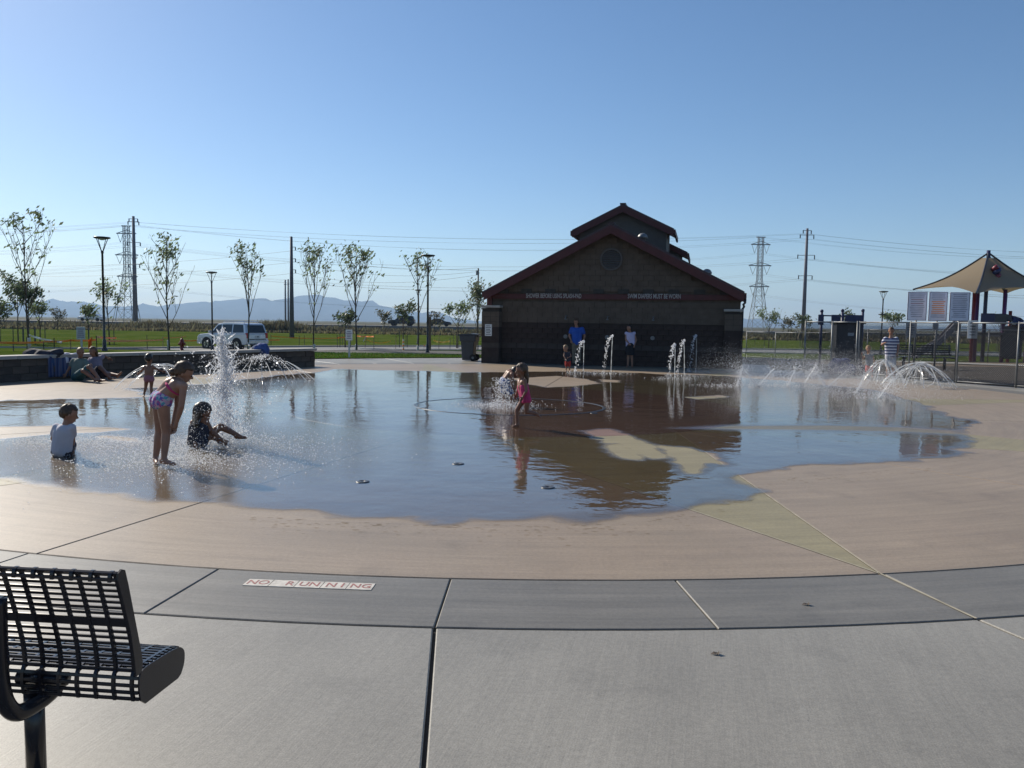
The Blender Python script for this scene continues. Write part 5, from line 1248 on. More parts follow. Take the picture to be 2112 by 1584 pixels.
# crossing-arc dome fountains
def dome(u, v, label, rad, hgt, n, r, brk, seed, squash=1.0, ring=.0, land=.9):
    p, root = jet_root(u, v, label, 'dome fountains of crossing arcs'); g = np.random.RandomState(seed); dp = []; dr = []
    for k in range(n):
        a = 2*math.pi*k/n+.15; a2 = a+math.pi+g.uniform(-.5, .5)*ring; s = Vector((rad*math.cos(a), rad*math.sin(a)*squash, .02)); e = Vector((rad*land*math.cos(a2), rad*land*math.sin(a2)*squash, 0)); h = hgt*g.uniform(.85, 1.08)
        f = lambda t: s.lerp(e, t)+Vector((0, 0, 4*h*t*(1-t)))
        mb = MB(); m_ = max(4, int(26*brk)); mb.tube([f(brk*i/m_) for i in range(m_+1)], [r*(1-.25*i/m_)*(1+.25*math.sin(i*2.3+k)) for i in range(m_+1)], 6); mb.build('arc_stream', M['stream'], root, True)
        for i in range(int(70*(1-brk))+6):
            t = brk+(1-brk)*g.rand(); q = f(t); sc = .012+.03*t; dp.append((q.x+g.randn()*sc, q.y+g.randn()*sc, max(.01, q.z+g.randn()*sc))); dr.append(r*(.5+.75*g.rand()))
        for i in range(14): dp.append((e.x+g.randn()*.14, e.y+g.randn()*.14, .012+.05*g.rand()**2)); dr.append(.004+.005*g.rand())
    drops('falling_drops', dp, np.array(dr), root); return root
dome(332, 800, 'low dome fountain of thin arcs behind the standing toddler on the left', .95, .50, 12, .0085, .62, 3, 1.0, .35)
dome(538, 785, 'dome fountain breaking into strings of drops in front of the seat wall end', 1.35, .62, 13, .0105, .25, 4, .8, .35)
dome(1893, 798, 'dome fountain of smooth crossing arcs in front of the bench on the right', .98, .62, 13, .0135, .85, 5, .75, .4)
dome(1822, 790, 'smaller dome fountain of smooth arcs at the feet of the child in red shorts', .62, .64, 8, .012, .85, 6, .7, .4)
# upright jets
def upjet(u, vb, vt, label, seed, lean=0.0, fall=-1):
    p, root = jet_root(u, vb, label, 'upright jets near the building'); h = zat(u, vt, p.y)-p.z; g = np.random.RandomState(seed); mb = MB()
    mb.tube([(lean*h*(i/12)**2, 0, h*i/12) for i in range(13)], [.011+.004*math.sin(i*2.1) for i in range(13)], 6); mb.build('jet_stream', M['stream'], root, True)
    mb = MB(); x0 = lean*h
    for k in range(7): mb.ell((x0+fall*.03*k+g.uniform(-.02, .02), g.uniform(-.04, .04), h-.045*k*(k*.3)+g.uniform(-.02, .03)), (.034-.003*k, .03, .045-.003*k), nu=7, nv=5)
    mb.build('jet_head', M['drop'], root, True)['kind'] = 'stuff'
    N = 110; t = g.rand(N); P = np.c_[x0+fall*(.05+.22*t**.7)+g.randn(N)*.03, g.randn(N)*.05, np.maximum(.01, h*(1-t**1.3))+g.randn(N)*.02]; drops('falling_drops', P[P[:, 2] > 0], .008+.02*g.rand((P[:, 2] > 0).sum())**2, root)
    N = 160; P = np.c_[g.randn(N)*.35, g.randn(N)*.25, .012+.06*g.rand(N)**2]; drops('ground_splash', P, .006+.006*g.rand(N), root)
upjet(1203, 770, 703, 'upright jet beside the man in the blue shirt', 1, 0, -1); upjet(1260, 771, 693, 'upright jet left of the woman in the white top', 2, .02, -1)
upjet(1391, 782, 711, 'upright jet, leftmost of three near the right end of the building', 3, -.01, -.6); upjet(1411, 776, 704, 'upright jet, middle of three near the right end of the building', 4, -.04, -.6); upjet(1435, 768, 692, 'upright jet, tallest of three near the right end of the building', 5, -.01, -.8)
# bubbler in front of the bending boy
p, root = jet_root(1036, 838, 'short bubbling jet splashing the legs of the bending boy')
N = 1500; z = .52*rn.rand(N)**1.2; P = np.c_[rn.randn(N)*(.05+.10*(1-z)), rn.randn(N)*.09, z+.02]; drops('spray', P, .003+.008*rn.rand(N)**2, root)
N = 900; P = np.c_[rn.randn(N)*.38-.08, rn.randn(N)*.35, .012+.07*rn.rand(N)**2.5]; drops('ground_splash', P, .004+.005*rn.rand(N), root)
# row of misting sprayers along the back right
for k, (u, v, vees, lab) in enumerate([(1520, 796, (10,), 'leftmost of the row before the gate'), (1563, 797, (-22, 24), 'second from the left in its row'), (1624, 796, (9,), 'third from the left in its row'), (1660, 790, (17,), 'fourth from the left in its row'), (1706, 800, (-18, 26), 'fifth from the left in its row'), (1765, 812, (10,), 'sixth from the left in its row'), (1812, 822, (16,), 'rightmost of its row, before the two standing children')]):
    p, root = jet_root(u, v, 'slanting misty sprayer, '+lab, 'misting sprayers in the back row'); kx = p.y/1643; dp = []; dr = []
    for dx in vees:
        mb = MB(); e = Vector((dx*1.5*kx, rn.uniform(-.2, .2), 42*kx)); mb.tube([e*(i/8)*(1) for i in range(9)], [.015*(1-.8*i/8) for i in range(9)], 5); mb.build('jet_stream', M['drop'], root, True)
        for i in range(700): t = rn.rand()*1.5; q = e*t; s = .02+.10*t; dp.append((q.x+rn.randn()*s, q.y+rn.randn()*s, max(.01, q.z+rn.randn()*s-.12*t*t))); dr.append(.004+.008*rn.rand()**2)
    N = 9000; P = np.c_[rn.randn(N)*.8+.35, rn.randn(N)*.6, np.abs(.34+rn.randn(N)*.30)]; dp = np.r_[np.array(dp), P]; dr = np.r_[np.array(dr), .0026+.0034*rn.rand(N)**3]; drops('mist', dp, dr, root)
    N = 160; P = np.c_[rn.randn(N)*.6, rn.randn(N)*.4, .012+.03*rn.rand(N)**2]; drops('ground_splash', P, .006+.006*rn.rand(N), root)

# ================================================================== PEOPLE
def skinmat(name, c): return mat(name, c, .45, var=.12, vs=9, spec=.4)
M['skin'] = skinmat('skin', (.34, .18, .12)); M['skintan'] = skinmat('tanned_skin', (.24, .115, .07)); M['eye'] = mat('eye', (.02, .015, .012), .2); M['lip'] = mat('lip', (.28, .09, .08), .5)
M['hairbrown'] = mat('brown_hair', (.075, .042, .022), .5, var=.5, vs=30, bmp=.6, bs=60); M['hairdark'] = mat('dark_hair', (.022, .014, .010), .45, var=.5, vs=30, bmp=.6, bs=60); M['hairblond'] = mat('blond_hair', (.24, .155, .075), .5, var=.4, vs=30, bmp=.6, bs=60)
def cloth(name, c, **k): return mat(name, c, .85, bmp=.5, bs=22, bdist=.01, **k)
M['tshirt_white'] = cloth('white_shirt', (.52, .52, .58), var=.08); M['shorts_dark'] = cloth('dark_shorts', (.03, .03, .045)); M['shirt_blue'] = cloth('blue_shirt', (.02, .09, .42), var=.15); M['trousers'] = cloth('khaki_trousers', (.16, .135, .10)); M['skirt'] = cloth('black_skirt', (.012, .012, .015)); M['top_white'] = cloth('white_top', (.55, .50, .68), var=.1)
M['pink'] = cloth('pink_swimsuit', (.55, .045, .16), var=.3); M['redshorts'] = cloth('red_shorts', (.50, .05, .035)); M['greyshirt'] = cloth('grey_green_shirt', (.14, .17, .14)); M['mauve'] = cloth('mauve_shirt', (.20, .17, .22)); M['tealshorts'] = cloth('teal_shorts', (.03, .10, .12)); M['greytop'] = cloth('grey_top', (.20, .21, .22)); M['lightshorts'] = cloth('pale_shorts', (.45, .45, .48))
def patterned(name, cols, scale, stripes=False):
    m, nt, b = newmat(name); b.inputs['Roughness'].default_value = .8; r = nd(nt, 'ShaderNodeValToRGB'); r.color_ramp.interpolation = 'CONSTANT'
    if stripes:
        w = nd(nt, 'ShaderNodeTexWave'); w.bands_direction = 'X' if stripes == 'X' else 'Z'; w.inputs['Scale'].default_value = scale; nt.links.new(coords(nt), w.inputs[0]); f = w.outputs['Fac']
    else:
        v = nd(nt, 'ShaderNodeTexVoronoi'); v.inputs['Scale'].default_value = scale; nt.links.new(coords(nt), v.inputs['Vector']); sx = nd(nt, 'ShaderNodeSeparateColor'); nt.links.new(v.outputs['Color'], sx.inputs[0]); f = sx.outputs[0]
    el = r.color_ramp.elements
    while len(el) < len(cols): el.new(.5)
    for i, c in enumerate(cols): el[i].position = i/len(cols); el[i].color = (*c, 1)
    nt.links.new(f, r.inputs[0]); nt.links.new(r.outputs[0], b.inputs['Base Color']); return m
M['floral'] = patterned('patterned_bikini', [(.5, .5, .55), (.10, .35, .42), (.45, .10, .30), (.16, .12, .40), (.55, .35, .45)], 38)
M['trunks'] = patterned('patterned_trunks', [(.03, .06, .20), (.06, .12, .32), (.55, .56, .6), (.03, .05, .16)], 30)
M['striped'] = patterned('striped_shirt', [(.62, .62, .68), (.05, .06, .16)], 3.4, True)
M['hanky'] = cloth('pink_brief', (.30, .13, .16))

def remesh(mb, vox, it=6, name='body'):
    me = bpy.data.meshes.new('tmp'); me.from_pydata(mb.v, [], mb.f); o = bpy.data.objects.new('tmp', me); COL.objects.link(o)
    md = o.modifiers.new('r', 'REMESH'); md.mode = 'VOXEL'; md.voxel_size = vox
    sm = o.modifiers.new('s', 'SMOOTH'); sm.factor = .5; sm.iterations = it
    dg = bpy.context.evaluated_depsgraph_get(); out = bpy.data.meshes.new_from_object(o.evaluated_get(dg)); out.name = name
    bpy.data.objects.remove(o); bpy.data.meshes.remove(me); return out
def frame(fwd, up):
    f = Vector(fwd).normalized(); u_ = Vector(up); u_ = (u_-f*u_.dot(f)).normalized(); s = f.cross(u_); return Matrix((s, f, u_)).transposed()
def person(J, H, label, skin, hair, clothes, face, up=(0, 0, 1), hs=None, hairlong=0, seat=False, pony=None, vox=None, group=None, hands=True, shoes=None, bun=None, headbald=False):
    """J: world joints. clothes: list of (name, material, kind). Returns the root."""
    S = H/1.7; dz = (.12*S-J['pelvis'].z) if seat else .028*S-min(v.z for v in J.values()); J = {k: Vector((v.x, v.y, max(v.z+dz, .045*S if k[:2] in ('kn', 'an', 'hi', 'el') else .03*S))) for k, v in J.items()}; base = Vector((J['pelvis'].x, J['pelvis'].y, 0)); base.z = 0
    root = empty('person', base, 0, label, 'person', group); L = {k: v-base for k, v in J.items()}; vox = vox or .013*max(.6, S)
    hs = hs or (.225 if H > 1.5 else .205 if H > 1.05 else .185); k = hs/.225
    B = MB(); c = L['chest']; pv = L['pelvis']; nk = L['neck']; hd = L['head']
    shL, shR = L['shL'], L['shR']; hL, hR = L['hipL'], L['hipR']
    side = (shR-shL).normalized() if (shR-shL).length > .02 else Vector((1, 0, 0)); sp = (nk-pv).normalized(); fw = side.cross(sp) if True else None
    fwd = Vector(face).normalized()
    B.capsule(pv, c, .105*S, .11*S, 14)
    for sh, hp in ((shL, hL), (shR, hR)):
        B.capsule(hp.lerp(pv, .35)+Vector((0, 0, .03*S)), c.lerp(sh, .45), .092*S, .092*S, 12)
        B.capsule(c.lerp(sh, .3)+sp*.03*S, sh, .075*S, .052*S, 12)
        B.ell(hp.lerp(pv, .25), .105*S)
    B.capsule(c+sp*.05*S, nk, .09*S, .058*S, 12); B.capsule(nk-sp*.03*S, hd-Vector(up)*.03*k, .055*S*max(1, k/S*.8), .052*k*.95, 10)
    for s in 'LR':
        h, kn, an, to = L['hip'+s], L['kn'+s], L['an'+s], L['to'+s]
        B.capsule(h, kn, .083*S, .053*S, 12); mid = kn.lerp(an, .3); B.capsule(kn, mid, .052*S, .054*S, 12); B.capsule(mid, an, .054*S, .034*S, 12)
        heel = an+(an-to).normalized()*.035*S+Vector((0, 0, -.03*S)); B.capsule(heel, to, .035*S, .026*S, 10); B.capsule(an, an.lerp(to, .6)+Vector((0, 0, -.01*S)), .035*S, .026*S, 10)
        a, e, w = L['sh'+s], L['el'+s], L['wr'+s]
        B.capsule(a, e, .047*S, .037*S, 10); B.capsule(e, e.lerp(w, .25), .038*S, .038*S, 10); B.capsule(e.lerp(w, .25), w, .038*S, .025*S, 10)
        d = (w-e).normalized(); B.capsule(w, w+d*.055*S, .026*S, .032*S, 8)
    FM = frame(fwd, up); P = lambda x, y, z: hd+FM@Vector((x*k, y*k, z*k))
    B.ell(P(0, -.012, .022), (.076*k, .098*k, .098*k), FM, 16, 12); B.ell(P(0, .028, -.045), (.056*k, .062*k, .066*k), FM, 14, 10); B.ell(P(0, .098, -.012), (.013*k, .02*k, .022*k), FM, 8, 6)
    for s in (-1, 1): B.ell(P(s*.078, -.008, .0), (.012*k, .022*k, .032*k), FM, 8, 6)
    me = remesh(B, vox, 5); X = MB(); X.mi = 0
    for s in 'LR':                                                   # hands: four fingers and a thumb rooted in the palm
        e, w = L['el'+s], L['wr'+s]; d = (w-e).normalized(); sd_ = d.cross(Vector((0, 1, .2))).normalized(); pn = d.cross(sd_); q = w+d*.075*S; sg = 1 if s == 'R' else -1
        for i, (o_, ln) in enumerate(((-.024, .062), (-.008, .074), (.008, .07), (.024, .055))):
            r0_ = q+sd_*o_*S; X.tube([r0_-d*.03*S, r0_+d*ln*.4*S, r0_+d*ln*.75*S+pn*.012*S, r0_+d*ln*S+pn*.03*S], [.0085*S, .0085*S, .0075*S, .005*S], 6)
        r0_ = w+d*.03*S+sd_*(-.025)*S; X.tube([r0_, r0_+d*.03*S-sd_*.022*S, r0_+d*.06*S-sd_*.03*S+pn*.01*S], [.012*S, .010*S, .006*S], 6)
    for s in 'LR':
        an, to = L['an'+s], L['to'+s]; d = (to-an); d.z = 0
        d = d.normalized() if d.length > .01 else Vector((0, 1, 0)); sd_ = Vector((-d.y, d.x, 0))
        for i in range(5): X.ell(to+sd_*(i-2)*.014*S+d*(.022-.004*abs(i-1))*S-Vector((0, 0, .006*S)), (.009*S, .009*S, .009*S), None, 6, 4)
    X.mi = 1
    for s in (-1, 1): X.ell(P(s*.031, .083, .012), (.011*k, .007*k, .008*k), FM, 8, 6)
    X.mi = 2; X.ell(P(0, .088, -.058), (.022*k, .008*k, .007*k), FM, 8, 5)
    bm = bmesh.new(); bm.from_mesh(me); bpy.data.meshes.remove(me)
    tmp = bpy.data.meshes.new('t'); tmp.from_pydata(X.v, [], X.f); tmp.polygons.foreach_set('material_index', X.m); bm.from_mesh(tmp); bpy.data.meshes.remove(tmp)
    me = bpy.data.meshes.new('body'); bm.to_mesh(me); bm.free(); link('body', me, root, (skin, M['eye'], M['lip']), True)
    if hair:
        hm = MB(); hm.ell((0, 0, 0), (1, 1, 1), None, 44, 30); V = []
        for v in hm.v:
            v = Vector(v); y = v.y; front = max(0, y-.15)
            sc = 1.0 if not (y > .25 and v.z < .45) and v.z > (-.85 if y < -.25 else -.42)-.3*hairlong else .80
            n_ = 1+.07*mnoise.noise(v*3+Vector((H*7, 0, 0)))+.035*mnoise.noise(Vector((v.x*16, v.y*16, v.z*4)))+.02*mnoise.noise(v*23)
            V.append(P(v.x*.086*sc*n_, -.016+v.y*.107*sc*n_, .026+v.z*.107*sc*n_))
        hm.v = [tuple(v) for v in V]; hb = hm.build('hair', hair, root, True)
        if pony:
            pm = MB(); pts = catmull([P(0, -.09, .05)]+[q-base for q in pony], 4); n = len(pts); pm.tube(pts, [.012*k+.03*k*math.sin(math.pi*min(1, .25+.75*i/(n-1))) for i in range(n)], 9); pm.build('ponytail', hair, hb, True)
        if bun: pm = MB(); pm.ell(P(*bun), .045*k, nu=12, nv=9); pm.v = [tuple(Vector(v)) for v in pm.v]; pm.build('hair_bun', hair, hb, True)
        if hairlong:
            pm = MB(); 
            for x in (-.055, -.02, .02, .055): a_ = P(x, -.055, .0); pm.capsule(a_, a_.lerp(nk, .35)+FM@Vector((x*.3, -.05*k, 0))+Vector((0, 0, -.05-.085*hairlong)), .045*k, .028*k, 10)
            ml = remesh(pm, .012, 4, 'long_hair'); link('long_hair', ml, hb, (hair,), True)
    for nm, m, kind in clothes:
        g = .012*S+.004; C_ = MB()
        def torso(a, b, extra=0):
            p0 = pv.lerp(nk, a); p1 = pv.lerp(nk, b); C_.capsule(p0, p1, .105*S+g+extra, .108*S+g+extra, 14)
            for sh, hp in ((shL, hL), (shR, hR)):
                bot = hp.lerp(pv, .3); top = c.lerp(sh, .5); C_.capsule(bot.lerp(top, max(0, a)), bot.lerp(top, min(1, b*1.25)), .094*S+g+extra, .094*S+g, 12)
        if kind in ('shirt', 'tank'):
            torso(.0, .72, .01*S)
            for s in 'LR':
                sh = L['sh'+s]; C_.capsule(c.lerp(sh, .3)+sp*.03*S, sh, .078*S+g*.8, .055*S+g, 12)
                if kind == 'shirt': C_.capsule(sh, sh.lerp(L['el'+s], .55), .055*S+g, .052*S+g, 12)
        if kind == 'suit':
            torso(-.02, .62, -.004*S)
            for s in 'LR': C_.ell(L['hip'+s].lerp(pv, .25), .107*S+g*.6)
        if kind in ('brief', 'shorts', 'trousers'):
            C_.capsule(pv, pv.lerp(nk, .14), .112*S+g, .108*S+g*.6, 14)
            for s in 'LR':
                hp = L['hip'+s]; C_.ell(hp.lerp(pv, .25), .108*S+g*.7); C_.capsule(hp.lerp(pv, .3)+Vector((0, 0, .03*S)), hp.lerp(c, .25), .096*S+g*.6, .095*S+g*.4, 12)
                f = {'brief': .10, 'shorts': .80, 'trousers': 1.0}[kind]
                if kind != 'brief': C_.capsule(hp, hp.lerp(L['kn'+s], f), .085*S+g, (.075 if kind == 'shorts' else .06)*S+g, 12)
                if kind == 'trousers': C_.capsule(L['kn'+s], L['kn'+s].lerp(L['an'+s], .9), .058*S+g, .05*S+g, 12)
        if kind == 'bra':
            q = pv.lerp(nk, .68); C_.capsule(c.lerp(shL, .35)-sp*.05*S, c.lerp(shR, .35)-sp*.05*S, .116*S+g*.2, .116*S+g*.2, 12)
        if kind == 'skirt':
            kk = (L['knL']+L['knR'])/2; C_.tube([pv+sp*.12*S, pv, pv.lerp(kk, .5), pv.lerp(kk, .95)], [.125*S, .165*S, .175*S, .17*S], 18)
        if kind == 'bra':
            C2 = [v for v in C_.v]; ctr = q; C_.v = [tuple(Vector(v)-sp*((Vector(v)-ctr).dot(sp))*.72) for v in C2]
        mc = remesh(C_, max(.009, vox), 3, nm); link(nm, mc, root, (m,), True)
    if shoes:
        for s in 'LR':
            an, to = L['an'+s], L['to'+s]; C_ = MB(); C_.capsule(an+(an-to).normalized()*.04*S+Vector((0, 0, -.03*S)), to+(to-an).normalized()*.02, .044*S, .036*S, 10); C_.build('shoe', shoes, root, True)
    return root
def JP(Y, d):
    """joints from (u, v, depth offset)"""
    return {k: at(u, v, Y+dy) for k, (u, v, dy) in d.items()}

# girl bending over the geyser
Y = 8.30
person(JP(Y, dict(pelvis=(331, 828, 0), chest=(354, 800, .0), neck=(370, 790, .02), head=(380, 773, .03), shL=(366, 797, .16), shR=(379, 800, -.12), elL=(366, 842, .20), elR=(374, 843, -.14), wrL=(357, 878, .16), wrR=(364, 876, -.10), hipL=(327, 832, .09), hipR=(336, 834, -.09), knL=(329, 893, .12), knR=(343, 896, -.05), anL=(321, 949, .10), anR=(338, 952, -.08), toL=(324, 960, .0), toR=(358, 961, -.12))), 1.45,
       'girl in a patterned bikini bending forward over the spray', M['skin'], M['hairbrown'], [('bikini_bottom', M['floral'], 'brief'), ('bikini_top', M['pink'], 'bra')], face=(.80, .35, -.50), up=(.45, -.1, .85), hs=.215, bun=(0, -.10, -.05), vox=.010)
# boy sitting with his back to us
Y = 8.75
person(JP(Y, dict(pelvis=(126, 928, 0), chest=(130, 896, .0), neck=(136, 874, .0), head=(143, 855, .02), shL=(117, 881, .03), shR=(148, 882, .0), elL=(108, 905, .10), elR=(151, 908, .08), wrL=(121, 918, .30), wrR=(147, 927, .25), hipL=(118, 931, .02), hipR=(136, 931, .02), knL=(120, 914, .34), knR=(149, 914, .32), anL=(122, 934, .42), anR=(150, 936, .42), toL=(122, 935, .60), toR=(154, 937, .58))), 1.08,
       'small boy in a pale shirt sitting in the water with his back turned', M['skin'], M['hairbrown'], [('shirt', M['tshirt_white'], 'shirt'), ('shorts', M['shorts_dark'], 'shorts')], face=(.75, .55, -.35), up=(.1, 0, 1), hs=.205, vox=.010, seat=True)
# drenched child crouching in the spray
Y = 9.5
o = person(JP(Y, dict(pelvis=(408, 917, 0), chest=(411, 889, .02), neck=(414, 873, .0), head=(417, 862, -.02), shL=(399, 881, .0), shR=(425, 880, .0), elL=(394, 903, -.02), elR=(438, 900, .05), wrL=(402, 922, -.08), wrR=(455, 914, .05), hipL=(400, 919, 0), hipR=(416, 919, .0), knL=(420, 905, .30), knR=(455, 889, .2), anL=(455, 917, .15), anR=(492, 908, .22), toL=(468, 920, .1), toR=(506, 912, .2))), 1.36,
       'drenched child crouching under falling drops beside the tall geyser', M['skintan'], M['hairdark'], [('swimsuit', M['shorts_dark'], 'suit')], face=(.62, .55, -.55), up=(.35, .2, .85), hs=.235, hairlong=1.3, vox=.011, seat=True)
N = 650; P = np.c_[rn.randn(N)*.17, -.12+.12*rn.randn(N), .03+.55*rn.rand(N)]; rt = empty('splash_drops', at(410, 924, 9.45), 0, 'white drops falling over the back of the crouching drenched child', 'splash'); drops('falling_drops', P, .002+.0055*rn.rand(N)**3, rt)
# toddler standing by the left dome fountain
Y = 15.6
person(JP(Y, dict(pelvis=(307.5, 780, 0), chest=(307.5, 764, 0), neck=(307.5, 752, 0), head=(307.5, 741, .0), shL=(299, 756.5, 0), shR=(316, 756.5, 0), elL=(292, 764, .02), elR=(324, 762, .02), wrL=(287, 769, .1), wrR=(334, 765, .1), hipL=(302.5, 783, 0), hipR=(312.5, 783, 0), knL=(300.5, 799, .02), knR=(312, 798, .02), anL=(297, 814, 0), anR=(312, 813, 0), toL=(296, 818, -.08), toR=(313, 816.5, -.08))), .98,
       'bare-chested toddler standing with arms spread at the left dome fountain', M['skintan'], M['hairdark'], [('brief', M['hanky'], 'brief')], face=(.1, .9, -.2), hs=.19, vox=.010)
# running girl and bending boy in the middle
Y = 11.8
person(JP(Y, dict(pelvis=(1084, 822, 0), chest=(1077, 797, 0), neck=(1076, 780, 0), head=(1075, 765, 0), shL=(1071, 786, .10), shR=(1082, 785, -.10), elL=(1069, 801, .13), elR=(1086, 806, -.13), wrL=(1065, 812, .10), wrR=(1079, 818, -.14), hipL=(1080, 825, .06), hipR=(1087, 826, -.06), knL=(1066, 846, .04), knR=(1086, 850, -.05), anL=(1067, 876, .03), anR=(1108, 854, -.05), toL=(1058, 880, .0), toR=(1114, 860, -.05))), 1.06,
       'small girl in a pink swimsuit running to the left across the pad', M['skintan'], M['hairbrown'], [('swimsuit', M['pink'], 'suit')], face=(-.9, -.05, -.2), hs=.2, pony=[at(1085, 772, 11.8), at(1087, 780, 11.8), at(1088, 792, 11.8)], vox=.009)
Y = 15.1
person(JP(Y, dict(pelvis=(1040, 786, 0), chest=(1050, 771, 0), neck=(1058, 768, 0), head=(1064, 769, .02), shL=(1053, 771, .14), shR=(1056, 773, -.13), elL=(1056, 788, .16), elR=(1058, 789, -.15), wrL=(1059, 802, .12), wrR=(1062, 802, -.1), hipL=(1038, 790, .08), hipR=(1043, 790, -.08), knL=(1041, 812, .1), knR=(1054, 813, -.05), anL=(1040, 830, .1), anR=(1056, 830, -.05), toL=(1050, 833, .05), toR=(1064, 833, -.08))), 1.25,
       'boy in blue patterned trunks bending over the short bubbling jet', M['skintan'], M['hairdark'], [('trunks', M['trunks'], 'shorts')], face=(.8, .1, -.6), up=(.5, 0, .8), hs=.21, vox=.011)
# grown-ups and toddler by the building
Y = 29.9
person(JP(Y, dict(pelvis=(1189, 702, 0), chest=(1190, 681, 0), neck=(1189, 668.5, 0), head=(1188, 660.5, -.02), shL=(1179.5, 674, 0), shR=(1201, 674, 0), elL=(1174, 688, .02), elR=(1206, 689, .02), wrL=(1178, 698, -.1), wrR=(1203, 701, -.06), hipL=(1185, 704, 0), hipR=(1194, 704, 0), knL=(1184, 725, -.02), knR=(1195, 725, -.02), anL=(1184, 745, 0), anR=(1195, 745, 0), toL=(1182, 749, -.16), toR=(1197, 749, -.16))), 1.76,
       'man in a bright blue shirt standing against the building', M['skin'], M['hairbrown'], [('shirt', M['shirt_blue'], 'shirt'), ('trousers', M['trousers'], 'trousers')], face=(-.5, -.85, -.15), hs=.23, vox=.016, shoes=M['darksteel'])
Y = 29.3
person(JP(Y, dict(pelvis=(1300, 706, 0), chest=(1300, 688, 0), neck=(1299, 677.5, 0), head=(1297.5, 670, -.03), shL=(1292, 681, 0), shR=(1308, 681, 0), elL=(1291, 694, -.05), elR=(1312, 695, .02), wrL=(1297, 701, -.16), wrR=(1309, 705, -.08), hipL=(1296, 708, 0), hipR=(1304, 708, 0), knL=(1296, 727, 0), knR=(1303, 727, 0), anL=(1295, 746, .02), anR=(1304, 746, .02), toL=(1293, 750, -.14), toR=(1304, 750, -.14))), 1.62,
       'woman in a white top and black skirt standing against the building', M['skin'], M['hairdark'], [('top', M['top_white'], 'tank'), ('skirt', M['skirt'], 'skirt')], face=(-.8, -.55, -.1), hs=.22, hairlong=.4, vox=.016)
Y = 25.9
person(JP(Y, dict(pelvis=(1171, 742, 0), chest=(1170, 732, 0), neck=(1168.5, 724.5, 0), head=(1166.5, 718, -.02), shL=(1165, 727, 0), shR=(1175, 727, 0), elL=(1162.5, 733, -.03), elR=(1178, 734, 0), wrL=(1166, 739, -.12), wrR=(1172, 737, -.14), hipL=(1168.5, 745, 0), hipR=(1174, 745, 0), knL=(1168, 755, -.02), knR=(1174.5, 755, -.02), anL=(1167.5, 764, 0), anR=(1175, 764, 0), toL=(1166, 766, -.1), toR=(1176, 766, -.1))), .90,
       'blond toddler in a dark top and red shorts before the man in blue', M['skin'], M['hairblond'], [('top', M['shorts_dark'], 'tank'), ('shorts', M['redshorts'], 'shorts')], face=(-.6, -.7, -.2), hs=.2, vox=.012)
# two by the right dome fountain
Y = 25.3
person(JP(Y, dict(pelvis=(1793, 750, 0), chest=(1792, 737, 0), neck=(1791.5, 727, 0), head=(1791, 718, 0), shL=(1785, 731, 0), shR=(1799, 731, 0), elL=(1780.5, 740, .02), elR=(1803, 741, .02), wrL=(1778, 729, -.08), wrR=(1804, 750, -.06), hipL=(1789.5, 753, 0), hipR=(1796.5, 753, 0), knL=(1788, 764, -.02), knR=(1797, 764, -.02), anL=(1786, 774, 0), anR=(1799, 774, .0), toL=(1784, 776.5, -.12), toR=(1801, 776.5, -.12))), 1.02,
       'child in a grey top and red shorts beside the smaller right dome fountain', M['skin'], M['hairblond'], [('top', M['greytop'], 'tank'), ('shorts', M['redshorts'], 'shorts')], face=(-.3, -.9, -.1), hs=.2, vox=.012)
Y = 24.8
person(JP(Y, dict(pelvis=(1837, 733, 0), chest=(1837, 709, 0), neck=(1837.5, 695, 0), head=(1838, 684, 0), shL=(1826, 700, 0), shR=(1848.5, 700, 0), elL=(1819, 712, -.05), elR=(1853, 714, 0), wrL=(1823, 709, -.22), wrR=(1851, 728, -.08), hipL=(1832, 736, 0), hipR=(1842, 736, 0), knL=(1831, 758, -.02), knR=(1842, 758, -.02), anL=(1830, 777, 0), anR=(1843, 777, 0), toL=(1828, 781, -.15), toR=(1846, 781, -.15))), 1.66,
       'person in a blue and white striped shirt standing behind the right dome fountain', M['skin'], M['hairbrown'], [('shirt', M['striped'], 'shirt'), ('shorts', M['lightshorts'], 'shorts')], face=(-.5, -.8, -.2), hs=.225, vox=.015)
